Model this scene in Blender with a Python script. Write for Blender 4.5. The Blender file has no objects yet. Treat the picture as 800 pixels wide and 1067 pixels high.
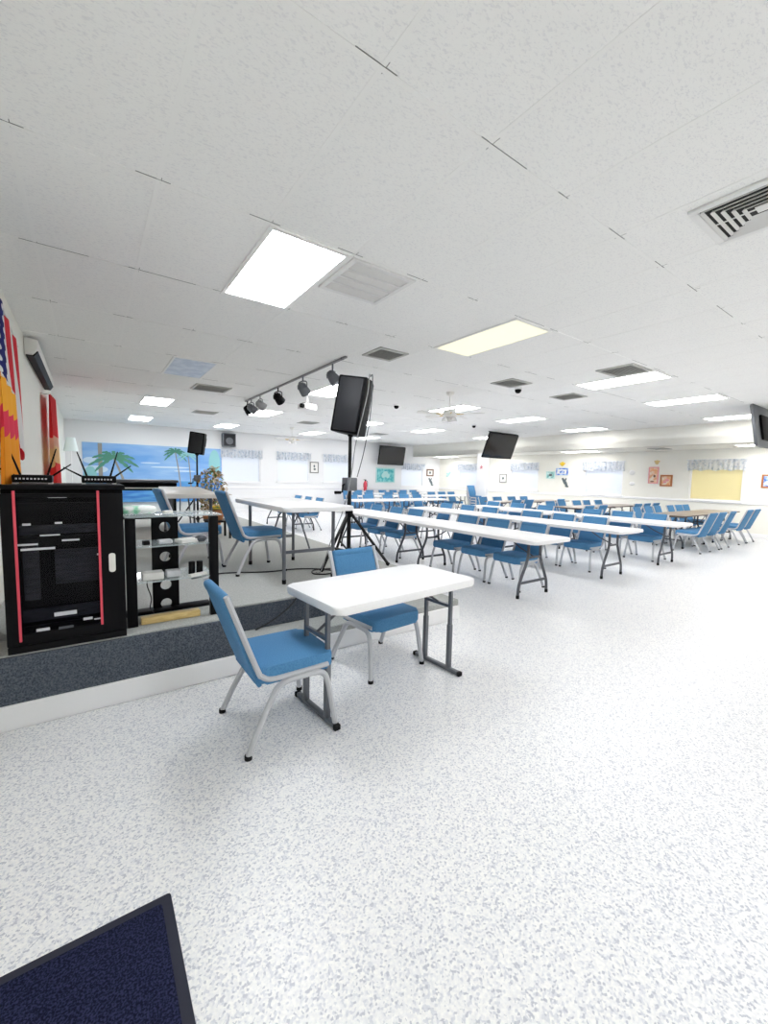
import bpy, bmesh, math, random
from mathutils import Vector, Matrix
random.seed(7)
C = bpy.context.scene.collection
SC = bpy.context.scene
PI = math.pi

# ------------------------------------------------------------------ camera, light, exposure
H = 1.45                       # eye height above the hall floor
CEIL = 3.01                    # suspended ceiling
FPX, YAW, PITCH, ROLL = 433.04, 0.61658, -0.083957, 0.021753
cam = bpy.data.cameras.new('camera')
cam.sensor_fit = 'HORIZONTAL'; cam.sensor_width = 36.0
cam.lens = FPX / 800.0 * 36.0
cam.clip_start = 0.05; cam.clip_end = 100
co = bpy.data.objects.new('camera', cam); C.objects.link(co)
fw = Vector((math.sin(YAW)*math.cos(PITCH), math.cos(YAW)*math.cos(PITCH), math.sin(PITCH)))
rt = Vector((math.cos(YAW), -math.sin(YAW), 0)); up = rt.cross(fw)
cr, sr = math.cos(ROLL), math.sin(ROLL)
r2 = cr*rt + sr*up; u2 = -sr*rt + cr*up
m = Matrix((r2, u2, -fw)).transposed().to_4x4(); m.translation = Vector((0, 0, H))
co.matrix_world = m
SC.camera = co

w = bpy.data.worlds.new('world'); SC.world = w; w.use_nodes = True
w.node_tree.nodes['Background'].inputs[0].default_value = (0.75, 0.85, 1, 1)
w.node_tree.nodes['Background'].inputs[1].default_value = 1.0
SC.view_settings.view_transform = 'Standard'
SC.view_settings.look = 'None'
SC.view_settings.exposure = 0.0
SC.view_settings.gamma = 1.0
SC.view_settings.use_curve_mapping = False
LIGHT_L = 17.2                 # radiance of a lit ceiling panel
try:
    SC.cycles.max_bounces = 10; SC.cycles.diffuse_bounces = 6
except Exception: pass

# ------------------------------------------------------------------ materials
def mat(name, col, rough=0.5, metal=0.0, spec=0.5, emit=None, estr=0, alpha=1, trans=0):
    M = bpy.data.materials.new(name); M.use_nodes = True
    b = M.node_tree.nodes['Principled BSDF']
    b.inputs['Base Color'].default_value = (*col, 1)
    b.inputs['Roughness'].default_value = rough
    b.inputs['Metallic'].default_value = metal
    b.inputs['Specular IOR Level'].default_value = spec
    if emit:
        b.inputs['Emission Color'].default_value = (*emit, 1); b.inputs['Emission Strength'].default_value = estr
    if trans: b.inputs['Transmission Weight'].default_value = trans
    if alpha < 1: b.inputs['Alpha'].default_value = alpha
    return M
def nodes(M): return M.node_tree.nodes, M.node_tree.links, M.node_tree.nodes['Principled BSDF']
def noise_mat(name, c1, c2, scale, rough=0.6, lo=0.4, hi=0.6, detail=2, bump=0, spec=0.5, stretch=None, coord='Object'):
    """two colours mixed by a noise; optional bump from the same noise"""
    M = mat(name, c1, rough, spec=spec); N, L, b = nodes(M)
    tc = N.new('ShaderNodeTexCoord'); mp = N.new('ShaderNodeMapping')
    if stretch: mp.inputs['Scale'].default_value = stretch
    L.new(tc.outputs[coord], mp.inputs['Vector'])
    n = N.new('ShaderNodeTexNoise'); n.inputs['Scale'].default_value = scale; n.inputs['Detail'].default_value = detail
    L.new(mp.outputs[0], n.inputs['Vector'])
    r = N.new('ShaderNodeValToRGB'); r.color_ramp.elements[0].position = lo; r.color_ramp.elements[1].position = hi
    r.color_ramp.elements[0].color = (*c1, 1); r.color_ramp.elements[1].color = (*c2, 1)
    L.new(n.outputs['Fac'], r.inputs[0]); L.new(r.outputs[0], b.inputs['Base Color'])
    if bump:
        bp = N.new('ShaderNodeBump'); bp.inputs['Strength'].default_value = bump; bp.inputs['Distance'].default_value = 0.004
        L.new(n.outputs['Fac'], bp.inputs['Height']); L.new(bp.outputs[0], b.inputs['Normal'])
    return M

def floor_material():
    M = mat('speckled_floor', (0.8, 0.8, 0.8), 0.33, spec=0.45); N, L, b = nodes(M)
    tc = N.new('ShaderNodeTexCoord')
    v = N.new('ShaderNodeTexVoronoi'); v.inputs['Scale'].default_value = 150
    n0 = N.new('ShaderNodeTexNoise'); n0.inputs['Scale'].default_value = 110; n0.inputs['Detail'].default_value = 2
    mx = N.new('ShaderNodeMixRGB'); mx.inputs[0].default_value = 0.006
    L.new(tc.outputs['Object'], n0.inputs['Vector'])
    L.new(tc.outputs['Object'], mx.inputs[1]); L.new(n0.outputs['Color'], mx.inputs[2])
    L.new(mx.outputs[0], v.inputs['Vector'])
    sep = N.new('ShaderNodeSeparateColor'); L.new(v.outputs['Color'], sep.inputs[0])
    r = N.new('ShaderNodeValToRGB'); cr_ = r.color_ramp; cr_.interpolation = 'CONSTANT'
    cr_.elements[0].position = 0; cr_.elements[0].color = (0.55, 0.56, 0.61, 1)
    cr_.elements[1].position = 0.12; cr_.elements[1].color = (0.70, 0.71, 0.74, 1)
    e = cr_.elements.new(0.3); e.color = (0.84, 0.84, 0.84, 1)
    e = cr_.elements.new(0.6); e.color = (0.89, 0.885, 0.865, 1)
    L.new(sep.outputs[0], r.inputs[0])
    n1 = N.new('ShaderNodeTexNoise'); n1.inputs['Scale'].default_value = 90; n1.inputs['Detail'].default_value = 3
    L.new(tc.outputs['Object'], n1.inputs['Vector'])
    r1 = N.new('ShaderNodeValToRGB'); r1.color_ramp.elements[0].position = .35; r1.color_ramp.elements[1].position = .62
    r1.color_ramp.elements[0].color = (.88, .885, .91, 1); r1.color_ramp.elements[1].color = (1, 1, 1, 1)
    L.new(n1.outputs['Fac'], r1.inputs[0])
    mu = N.new('ShaderNodeMixRGB'); mu.blend_type = 'MULTIPLY'; mu.inputs[0].default_value = 1
    L.new(r.outputs[0], mu.inputs[1]); L.new(r1.outputs[0], mu.inputs[2])
    L.new(mu.outputs[0], b.inputs['Base Color'])
    return M
def tile_material():
    """white mineral-fibre tile with short dark fissures"""
    M = mat('fissured_ceiling_tile', (0.8, 0.8, 0.79), 0.9, spec=0.15); N, L, b = nodes(M)
    tc = N.new('ShaderNodeTexCoord'); mp = N.new('ShaderNodeMapping')
    mp.inputs['Rotation'].default_value = (0, 0, 0.5); mp.inputs['Scale'].default_value = (1, 2.1, 1)
    L.new(tc.outputs['Object'], mp.inputs['Vector'])
    n = N.new('ShaderNodeTexNoise'); n.inputs['Scale'].default_value = 60; n.inputs['Detail'].default_value = 3; n.inputs['Distortion'].default_value = 0.8
    L.new(mp.outputs[0], n.inputs['Vector'])
    r = N.new('ShaderNodeValToRGB'); r.color_ramp.elements[0].position = 0.37; r.color_ramp.elements[1].position = 0.45
    r.color_ramp.elements[0].color = (0.815, 0.815, 0.82, 1); r.color_ramp.elements[1].color = (0.91, 0.91, 0.895, 1)
    L.new(n.outputs['Fac'], r.inputs[0]); L.new(r.outputs[0], b.inputs['Base Color'])
    bp = N.new('ShaderNodeBump'); bp.inputs['Strength'].default_value = 0.2; bp.inputs['Distance'].default_value = 0.003
    L.new(r.outputs[0], bp.inputs['Height']); L.new(bp.outputs[0], b.inputs['Normal'])
    return M
def wood_material(name, c1, c2, scale=9, stretch=(1, 12, 12), rough=0.35):
    return noise_mat(name, c1, c2, scale, rough, 0.35, 0.65, 4, stretch=stretch)
def flag_material():
    """stripes and a starred canton from the cloth's own UVs"""
    M = mat('striped_starred_cloth', (0.8, 0.8, 0.8), 0.8, spec=0.2); N, L, b = nodes(M)
    uv = N.new('ShaderNodeUVMap'); uv.uv_map = 'uv'; sp = N.new('ShaderNodeSeparateXYZ'); L.new(uv.outputs[0], sp.inputs[0])
    def mth(op, a, bb=None):
        x = N.new('ShaderNodeMath'); x.operation = op
        for k, vv in enumerate((a, bb)):
            if vv is None: continue
            if isinstance(vv, (int, float)): x.inputs[k].default_value = vv
            else: L.new(vv, x.inputs[k])
        return x.outputs[0]
    U, V = sp.outputs[0], sp.outputs[1]
    stripe = mth('GREATER_THAN', mth('FRACT', mth('ADD', mth('MULTIPLY', U, 9.5), mth('MULTIPLY', V, 0.5))), 0.5)     # the cloth hangs, so the stripes run down
    fu = mth('SUBTRACT', mth('FRACT', mth('MULTIPLY', U, 17)), 0.5); fv = mth('SUBTRACT', mth('FRACT', mth('MULTIPLY', V, 15)), 0.5)
    star = mth('LESS_THAN', mth('ADD', mth('MULTIPLY', fu, fu), mth('MULTIPLY', fv, fv)), 0.075)
    canton = mth('MULTIPLY', mth('LESS_THAN', U, 0.60), mth('GREATER_THAN', V, 0.48))
    m1 = N.new('ShaderNodeMixRGB'); m1.inputs[1].default_value = (0.85, 0.83, 0.82, 1); m1.inputs[2].default_value = (0.75, 0.06, 0.08, 1); L.new(stripe, m1.inputs[0])
    m2 = N.new('ShaderNodeMixRGB'); m2.inputs[1].default_value = (0.035, 0.04, 0.2, 1); m2.inputs[2].default_value = (0.85, 0.85, 0.87, 1); L.new(star, m2.inputs[0])
    m3 = N.new('ShaderNodeMixRGB'); L.new(canton, m3.inputs[0]); L.new(m1.outputs[0], m3.inputs[1]); L.new(m2.outputs[0], m3.inputs[2])
    L.new(m3.outputs[0], b.inputs['Base Color'])
    return M
def band_material(name, bands):
    """colour bands along V of the cloth (list of (position, colour))"""
    M = mat(name, (0.8, 0.8, 0.8), 0.8, spec=0.2); N, L, b = nodes(M)
    uv = N.new('ShaderNodeUVMap'); uv.uv_map = 'uv'; sp = N.new('ShaderNodeSeparateXYZ'); L.new(uv.outputs[0], sp.inputs[0])
    r = N.new('ShaderNodeValToRGB'); r.color_ramp.interpolation = 'CONSTANT'
    for k, (p, c) in enumerate(bands):
        e = r.color_ramp.elements[k] if k < 2 else r.color_ramp.elements.new(p)
        e.position = p; e.color = (*c, 1)
    L.new(sp.outputs[1], r.inputs[0]); L.new(r.outputs[0], b.inputs['Base Color'])
    return M

M = dict(
    floor=floor_material(), tile=tile_material(),
    tbar=mat('white_ceiling_grid', (0.905, 0.905, 0.89), 0.7), gap=mat('dark_grid_gap', (0.16, 0.16, 0.16), 0.9),
    wall=noise_mat('cream_painted_wall', (0.86, 0.85, 0.785), (0.87, 0.86, 0.80), 3, 0.6, spec=0.3),
    wallblue=mat('white_painted_wall', (0.85, 0.855, 0.865), 0.6, spec=0.3),
    trim=mat('white_trim_paint', (0.91, 0.91, 0.92), 0.4),
    carpet=noise_mat('light_grey_carpet', (0.35, 0.36, 0.35), (0.50, 0.51, 0.49), 90, 0.95, 0.3, 0.7, 3, bump=0.5, spec=0.1),
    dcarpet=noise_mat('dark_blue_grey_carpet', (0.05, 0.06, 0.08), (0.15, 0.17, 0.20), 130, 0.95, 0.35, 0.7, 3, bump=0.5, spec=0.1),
    lamp=mat('lit_diffuser', (0.9, 0.9, 0.9), 0.5, emit=(1.0, 0.985, 0.97), estr=LIGHT_L),
    lampcool=mat('lit_cool_diffuser', (0.9, 0.9, 0.9), 0.5, emit=(0.93, 0.96, 1.0), estr=LIGHT_L),
    lampwarm=mat('lit_warm_diffuser', (0.25, 0.25, 0.2), 0.5, emit=(1.0, 0.97, 0.70), estr=0.95),
    unlit=noise_mat('unlit_diffuser', (0.55, 0.60, 0.68), (0.70, 0.74, 0.80), 6, 0.3),
    daylight=mat('daylit_blind', (0.72, 0.75, 0.80), 0.7, emit=(0.88, 0.93, 1.0), estr=0.22),
    beigeblind=mat('beige_blind', (0.72, 0.66, 0.40), 0.7, emit=(1.0, 0.92, 0.6), estr=0.25),
    valance=noise_mat('pale_blue_print_fabric', (0.58, 0.65, 0.74), (0.86, 0.88, 0.91), 16, 0.9, 0.34, 0.50, 3, spec=0.1),
    blue=noise_mat('blue_woven_upholstery', (0.06, 0.20, 0.40), (0.09, 0.26, 0.47), 160, 0.75, 0.35, 0.65, 2, bump=0.15, spec=0.3),
    bluedk=noise_mat('shaded_navy_liner', (0.02, 0.04, 0.09), (0.03, 0.06, 0.12), 80, 0.8),
    silver=mat('silver_grey_frame', (0.52, 0.53, 0.56), 0.4, metal=0.15),
    glide=mat('black_rubber', (0.008, 0.008, 0.009), 0.7, spec=0.2),
    white=noise_mat('white_moulded_plastic', (0.86, 0.86, 0.87), (0.89, 0.89, 0.895), 120, 0.38, 0.3, 0.7, 2, bump=0.05),
    greyleg=mat('dark_grey_steel', (0.10, 0.105, 0.12), 0.4, metal=0.5),
    steel=mat('mid_grey_steel', (0.16, 0.17, 0.19), 0.4, metal=0.5),
    brown=wood_material('brown_laminate', (0.27, 0.22, 0.18), (0.36, 0.30, 0.245)),
    browned=mat('brown_edge_band', (0.10, 0.07, 0.05), 0.5),
    beige=mat('beige_laminate', (0.62, 0.58, 0.52), 0.4),
    black=mat('black_plastic', (0.004, 0.004, 0.005), 0.5, spec=0.12),
    blackm=mat('black_metal', (0.006, 0.006, 0.007), 0.4, spec=0.3),
    grille=noise_mat('black_speaker_grille', (0.006, 0.007, 0.010), (0.016, 0.018, 0.024), 400, 0.5, 0.4, 0.6, 1, bump=0.3),
    rubber=mat('black_cable', (0.01, 0.01, 0.012), 0.5),
    screen=mat('dark_screen', (0.02, 0.02, 0.022), 0.10),
    smoked=mat('smoked_door_glass', (0.004, 0.004, 0.006), 0.03, spec=0.2, alpha=0.35),
    slate=noise_mat('slate_face_and_reflection', (0.03, 0.034, 0.05), (0.075, 0.08, 0.115), 14, 0.5, 0.35, 0.65, 3, stretch=(1, 1, 6)),  # device faces, and plates that paint reflections of the door glass
    red=mat('red_plastic', (0.75, 0.07, 0.11), 0.4),
    offw=mat('offwhite_plastic', (0.82, 0.81, 0.77), 0.45),
    led=mat('pale_silver_panel', (0.62, 0.63, 0.66), 0.35),
    louv=mat('grey_louvre', (0.30, 0.30, 0.31), 0.6), louvdk=mat('dark_vent_cavity', (0.025, 0.025, 0.025), 0.9),
    ventw=mat('white_vent_metal', (0.8, 0.8, 0.79), 0.45), ventg=mat('grey_vent_metal', (0.22, 0.22, 0.21), 0.6), vslat=mat('light_grey_vent_slat', (0.50, 0.50, 0.48), 0.6),
    glass=mat('clear_glass_shelf', (0.75, 0.85, 0.87), 0.05, alpha=0.35),
    gold=wood_material('golden_pine', (0.62, 0.44, 0.16), (0.74, 0.56, 0.25), 6, (3, 18, 18)),
    flag=flag_material(), cloth_y=None, mat_=noise_mat('navy_ribbed_mat', (0.006, 0.008, 0.022), (0.03, 0.034, 0.085), 170, 0.95, 0.42, 0.62, 2, bump=0.6, spec=0.1),
    matb=mat('navy_mat_border', (0.012, 0.014, 0.03), 0.7),
    terracotta=mat('terracotta', (0.42, 0.17, 0.07), 0.8), soil=mat('soil', (0.05, 0.03, 0.02), 0.95),
    yellow=mat('yellow_petal', (0.85, 0.58, 0.03), 0.6), leafa=mat('tan_leaf', (0.42, 0.27, 0.11), 0.7),
    leafb=mat('cream_leaf', (0.68, 0.56, 0.38), 0.7), leafg=mat('green_leaf', (0.10, 0.20, 0.06), 0.6), bark=mat('bark', (0.16, 0.10, 0.06), 0.9),
    sky=noise_mat('painted_sky', (0.16, 0.38, 0.78), (0.40, 0.62, 0.88), 1.1, 0.7, 0.35, 0.68, 3, stretch=(0.5, 1, 2.2)),
    sea=noise_mat('painted_sea', (0.05, 0.22, 0.62), (0.12, 0.38, 0.72), 3, 0.7, stretch=(0.5, 1, 4)),
    cloud=mat('painted_cloud', (0.62, 0.76, 0.92), 0.7), palm=mat('painted_palm_leaf', (0.09, 0.30, 0.22), 0.7),
    ptrunk=mat('painted_palm_trunk', (0.33, 0.31, 0.28), 0.7), pteal=mat('painted_teal_foliage', (0.30, 0.62, 0.66), 0.7),
    teal=noise_mat('teal_painting', (0.03, 0.42, 0.46), (0.30, 0.72, 0.72), 7, 0.6, 0.35, 0.65, 3),
    orangep=noise_mat('orange_print', (0.78, 0.40, 0.20), (0.88, 0.78, 0.66), 9, 0.6), frame_o=mat('orange_brown_frame', (0.45, 0.16, 0.05), 0.5),
    frame_b=mat('brown_frame', (0.16, 0.07, 0.035), 0.5), frame_g=mat('grey_frame', (0.22, 0.22, 0.21), 0.5), paper=mat('white_paper', (0.84, 0.83, 0.80), 0.8),
    bluep=noise_mat('blue_print', (0.05, 0.18, 0.65), (0.55, 0.70, 0.90), 10, 0.6), greenp=noise_mat('green_print', (0.20, 0.50, 0.48), (0.66, 0.84, 0.82), 9, 0.6),
    pink=mat('pink_paint', (0.80, 0.35, 0.38), 0.6), ink=mat('grey_ink', (0.12, 0.15, 0.16), 0.7), aqua=mat('pale_aqua', (0.50, 0.76, 0.74), 0.7),
    shade=mat('pale_aqua_shade', (0.80, 0.89, 0.88), 0.8), lilac=noise_mat('lilac_upholstery', (0.18, 0.22, 0.55), (0.24, 0.29, 0.62), 160, 0.75),
    greenpk=noise_mat('green_white_wrap', (0.25, 0.65, 0.42), (0.85, 0.88, 0.86), 14, 0.4, 0.40, 0.52), brass=mat('brass', (0.70, 0.50, 0.18), 0.3, metal=0.8),
    fan=mat('ivory_fan_paint', (0.84, 0.83, 0.80), 0.45),
)

# ------------------------------------------------------------------ mesh helpers
class MB:
    def __init__(s): s.b = bmesh.new()
    def box(s, c, d, rot=None, bev=0.0, seg=2):
        g = bmesh.ops.create_cube(s.b, size=1)['verts']
        mt = Matrix.Translation(Vector(c)) @ (rot.to_4x4() if rot is not None else Matrix()) @ Matrix.Diagonal((*d, 1))
        bmesh.ops.transform(s.b, matrix=mt, verts=g)
        if bev > 0:
            es = list({e for v in g for e in v.link_edges})
            bmesh.ops.bevel(s.b, geom=es, offset=bev, segments=seg, affect='EDGES', profile=0.5)
        return s
    def tube(s, pts, r, n=8, closed=False, sub=0, rz=None):
        """swept round tube; r may be a list; sub>0 smooths the path (Catmull-Rom); rz = second radius (oval)"""
        P = [Vector(p) for p in pts]
        R = list(r) if isinstance(r, (list, tuple)) else [r]*len(P)
        if sub and len(P) > 2:
            Q, RR = [], []
            for i in range(len(P)-1):
                p0 = P[max(i-1, 0)]; p1 = P[i]; p2 = P[i+1]; p3 = P[min(i+2, len(P)-1)]
                for k in range(sub):
                    t = k/sub
                    Q.append(0.5*((2*p1)+(p2-p0)*t+(2*p0-5*p1+4*p2-p3)*t*t+(3*p1-p0-3*p2+p3)*t**3)); RR.append(R[i]*(1-t)+R[i+1]*t)
            Q.append(P[-1]); RR.append(R[-1]); P, R = Q, RR
        rings = []; ref = None
        for i, p in enumerate(P):
            a = P[i-1] if i > 0 else (P[-1] if closed else P[0]); bq = P[i+1] if i < len(P)-1 else (P[0] if closed else P[-1])
            t = (bq-a).normalized()
            if ref is None:
                ref = Vector((0, 0, 1)) if abs(t.z) < 0.9 else Vector((0, 1, 0))
            x = (ref - t*ref.dot(t)).normalized(); y = t.cross(x); ref = x
            rings.append([s.b.verts.new(p + R[i]*(math.cos(2*PI*k/n)*x) + (rz or R[i])*math.sin(2*PI*k/n)*y) for k in range(n)])
        for i in range(len(rings)-(0 if closed else 1)):
            A, B = rings[i], rings[(i+1) % len(rings)]
            for k in range(n): s.b.faces.new((A[k], A[(k+1) % n], B[(k+1) % n], B[k]))
        if not closed:
            s.b.faces.new(rings[0][::-1]); s.b.faces.new(rings[-1])
        return s
    def cyl(s, p0, p1, r, n=12, r2=None): return s.tube([p0, p1], [r, r if r2 is None else r2], n)
    def lathe(s, prof, c=(0, 0, 0), n=20):
        c = Vector(c); rings = [[s.b.verts.new(c+Vector((r*math.cos(2*PI*k/n), r*math.sin(2*PI*k/n), z))) for k in range(n)] for r, z in prof]
        for A, B in zip(rings, rings[1:]):
            for k in range(n): s.b.faces.new((A[k], A[(k+1) % n], B[(k+1) % n], B[k]))
        s.b.faces.new(rings[0][::-1]); s.b.faces.new(rings[-1]); return s
    def prism(s, poly, z0, z1, mt=None, bev=0, seg=2):
        """polygon in XY extruded z0..z1, then transformed"""
        lo = [s.b.verts.new((x, y, z0)) for x, y in poly]; hi = [s.b.verts.new((x, y, z1)) for x, y in poly]
        n = len(poly); s.b.faces.new(lo[::-1]); top = s.b.faces.new(hi)
        for k in range(n): s.b.faces.new((lo[k], lo[(k+1) % n], hi[(k+1) % n], hi[k]))
        if bev:
            es = [e for e in top.edges]
            es += [e for e in s.b.edges if e.verts[0] in lo and e.verts[1] in lo]
            r = bmesh.ops.bevel(s.b, geom=es, offset=bev, segments=seg, affect='EDGES', profile=0.5)
            vs = set(lo+hi) | {v for f in r['faces'] for v in f.verts}
            vs = [v for v in vs if v.is_valid]
        else: vs = lo+hi
        if mt is not None: bmesh.ops.transform(s.b, matrix=mt, verts=vs)
        return s
    def ball(s, c, r, sc=(1, 1, 1), n=12):
        g = bmesh.ops.create_uvsphere(s.b, u_segments=n, v_segments=max(6, n//2+2), radius=r)['verts']
        bmesh.ops.transform(s.b, matrix=Matrix.Translation(Vector(c)) @ Matrix.Diagonal((*sc, 1)), verts=g); return s
    def mesh(s, name, smooth=True):
        bmesh.ops.recalc_face_normals(s.b, faces=s.b.faces)
        me = bpy.data.meshes.new(name); s.b.to_mesh(me); s.b.free()
        if smooth:
            for p in me.polygons: p.use_smooth = True
            try: me.set_sharp_from_angle(angle=math.radians(38))
            except Exception: pass
        return me
def obj(name, mb, mt, parent=None, label=None, smooth=True):
    me = mb if isinstance(mb, bpy.types.Mesh) else mb.mesh(name, smooth)
    me.materials.append(mt)
    o = bpy.data.objects.new(name, me); C.objects.link(o)
    if parent: o.parent = parent
    if label: o['label'] = label
    return o
def tag(o, label, cat, group=None):
    o['label'] = label; o['category'] = cat
    if group: o['group'] = group
    return o
def thing(name, label, cat, loc=(0, 0, 0), rz=0, group=None):
    o = bpy.data.objects.new(name, None); C.objects.link(o); o.empty_display_size = 0.1
    o.location = loc; o.rotation_euler = (0, 0, rz)
    return tag(o, label, cat, group)
def struct(name, mb, mt, smooth=False):
    o = obj(name, mb, mt, smooth=smooth); o['kind'] = 'structure'; return o
def dup(root, loc, rz, label=None, group=None):
    r = root.copy(); C.objects.link(r); r.location = loc; r.rotation_euler = (0, 0, rz)
    if label: r['label'] = label
    if group: r['group'] = group
    for ch in list(root.children):
        c = ch.copy(); C.objects.link(c); c.parent = r
        for g in list(ch.children):
            d = g.copy(); C.objects.link(d); d.parent = c
    return r
def rrect(w_, d, r, n=6):
    p = []
    for cx, cy, a in ((w_/2-r, d/2-r, 0), (-w_/2+r, d/2-r, PI/2), (-w_/2+r, -d/2+r, PI), (w_/2-r, -d/2+r, 1.5*PI)):
        for k in range(n+1): p.append((cx+r*math.cos(a+PI/2*k/n), cy+r*math.sin(a+PI/2*k/n)))
    return p
def Rz(a): return Matrix.Rotation(a, 3, 'Z')
def Rx(a): return Matrix.Rotation(a, 3, 'X')
def Ry(a): return Matrix.Rotation(a, 3, 'Y')
ORD = ['first', 'second', 'third', 'fourth', 'fifth', 'sixth', 'seventh', 'eighth', 'ninth']

# ------------------------------------------------------------------ room shell
XL, XS, XR, YF, YB, LOW = -0.58, 13.1, 14.9, 16.1, -3.0, 2.48
T = 0.15
struct('floor', MB().box(((XL+XR)/2, (YF+YB)/2, -0.1), (XR-XL+2*T, YF-YB+2*T, 0.2)), M['floor'])
struct('ceiling', MB().box(((XL+XS)/2, (YF+YB)/2, CEIL+0.1), (XS-XL+2*T, YF-YB+2*T, 0.2)), M['tile'])
struct('ceiling_alcove', MB().box(((XS+XR)/2+0.12, (YF+YB)/2, LOW+0.1), (XR-XS+0.0+0.24, YF-YB+2*T, 0.2)), M['wall'])
struct('wall_soffit', MB().box((XS+0.06, (YF+YB)/2, (LOW+CEIL)/2+0.1), (0.12, YF-YB+2*T, CEIL-LOW+0.2)), M['wall'])
struct('wall_left', MB().box((XL-T/2, (YF+YB)/2, CEIL/2), (T, YF-YB+2*T, CEIL)), M['wall'])
struct('wall_back', MB().box(((XL+XR)/2, YB-T/2, CEIL/2), (XR-XL, T, CEIL)), M['wall'])

def wall_with_openings(name, axis, pos, a0, a1, z1, opens, mt, outward):
    """wall slab along an axis with rectangular window openings left out"""
    b = MB(); cuts = sorted(opens)
    def slab(s0, s1, z0, zz):
        if s1-s0 < 1e-4 or zz-z0 < 1e-4: return
        c, d = (s0+s1)/2, s1-s0
        if axis == 'x': b.box((c, pos+outward*T/2, (z0+zz)/2), (d, T, zz-z0))
        else: b.box((pos+outward*T/2, c, (z0+zz)/2), (T, d, zz-z0))
    cur = a0
    for s0, s1, z0, zz in cuts:
        slab(cur, s0, 0, z1); slab(s0, s1, 0, z0); slab(s0, s1, zz, z1); cur = s1
    slab(cur, a1, 0, z1)
    return struct(name, b, mt)
FW = [(4.02, 5.46, 1.14, 2.32), (6.15, 7.52, 1.18, 2.32), (8.2, 9.6, 1.18, 2.32), (12.4, 13.8, 1.03, 2.10)]
RW = [(3.72, 5.0, 0.97, 2.12), (6.95, 8.32, 1.0, 2.12), (10.25, 11.6, 1.03, 2.12), (13.5, 14.75, 1.06, 2.12)]
wall_with_openings('wall_far', 'x', YF, XL-T, XR+T, CEIL, FW, M['wallblue'], 1)
wall_with_openings('wall_right', 'y', XR, YB, YF, LOW, RW, M['wall'], 1)

def window(n, axis, pos, s0, s1, z0, z1, blind, inward, rich):
    """blind of horizontal slats, frame and sill as one fixed window; the valance hangs in front"""
    sgn = inward; c = (s0+s1)/2; wd = s1-s0
    def P(s, dep, z): return (s, pos+dep*sgn, z) if axis == 'x' else (pos+dep*sgn, s, z)
    def D(a, dep, z): return (a, dep, z) if axis == 'x' else (dep, a, z)
    w_ = bpy.data.objects.new('window_%d' % n, None); C.objects.link(w_); w_['kind'] = 'structure'
    b = MB(); k = 0; z = z0+0.02
    b.box(P(c, -0.10, (z0+z1)/2), D(wd, 0.01, z1-z0))
    while z < z1-0.01:
        b.box(P(c, -0.075, z), D(wd-0.06, 0.026, 0.004)); z += 0.05; k += 1
    obj('window_blind', b, blind, w_, smooth=False)
    f = MB(); e = 0.035
    for ss in (s0+e/2, s1-e/2): f.box(P(ss, -0.05, (z0+z1)/2), D(e, 0.06, z1-z0))
    for zz in (z0+e/2, z1-e/2): f.box(P(c, -0.05, zz), D(wd, 0.06, e))
    f.box(P(c, 0.02, z0-0.02), D(wd+0.10, 0.05, 0.03))
    obj('window_frame', f, M['trim'], w_, smooth=False)
    # gathered valance
    v = bmesh.new(); n_ = 60; rows = []
    top, bot = z1+0.05, z1-0.27
    for i in range(n_+1):
        s = s0-0.06+(wd+0.12)*i/n_; col = []
        for j in range(5):
            t = j/4; amp = 0.008+0.02*t
            dep = 0.055+amp*math.sin(i*PI/2.5)+0.006*math.sin(i*1.7+j)
            zz = top+(bot-top)*t + (0.035*(abs(math.sin(i/n_*PI*4))-0.5) if j == 4 else 0)
            col.append(v.verts.new(P(s, dep, zz)))
        rows.append(col)
    for A, B in zip(rows, rows[1:]):
        for j in range(4): v.faces.new((A[j], B[j], B[j+1], A[j+1]))
    bmesh.ops.solidify(v, geom=list(v.faces), thickness=0.004)
    m2 = MB(); m2.b.free(); m2.b = v
    m2.tube([P(s0-0.09, 0.05, top-0.005), P(s1+0.09, 0.05, top-0.005)], 0.009, 8)
    tag(obj('valance', m2, M['valance']), rich, 'valance', 'printed window valances')
wl = ['pale printed valance over the window nearest the wall loudspeaker', 'pale printed valance over the middle window of the far wall',
      'pale printed valance over the window just behind the tripod speaker pole', 'pale printed valance over the window right of the teal painting']
for k, o in enumerate(FW): window(k+1, 'x', YF, *o, M['daylight'], -1, wl[k])
wr = ['blue flowered valance over the yellow blind at far right', 'blue flowered valance over the wide white window left of the two orange pictures',
      'blue flowered valance on the white window behind the large hanging television', 'blue flowered valance on the window nearest the far corner of the right wall']
for k, o in enumerate(RW): window(k+5, 'y', XR, *o, M['beigeblind'] if k == 0 else M['daylight'], -1, wr[k])

# chair rail and baseboards
struct('trim_1', MB().box(((XL+XR)/2, YF-0.012, 0.93), (XR-XL, 0.024, 0.07), bev=0.005), M['trim'])
struct('trim_2', MB().box((XR-0.012, (YB+YF)/2, 1.0-0.06), (0.024, YF-YB, 0.07), bev=0.005), M['trim'])
struct('baseboard_far', MB().box(((XL+XR)/2, YF-0.01, 0.06), (XR-XL, 0.02, 0.12), bev=0.004), M['trim'])
struct('baseboard_right', MB().box((XR-0.01, (YB+YF)/2, 0.06), (0.02, YF-YB, 0.12), bev=0.004), M['trim'])
# slim post on the soffit line
struct('trim_3', MB().box((13.0, 11.5, LOW/2), (0.16, 0.5, LOW), bev=0.01), M['trim'])

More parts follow.
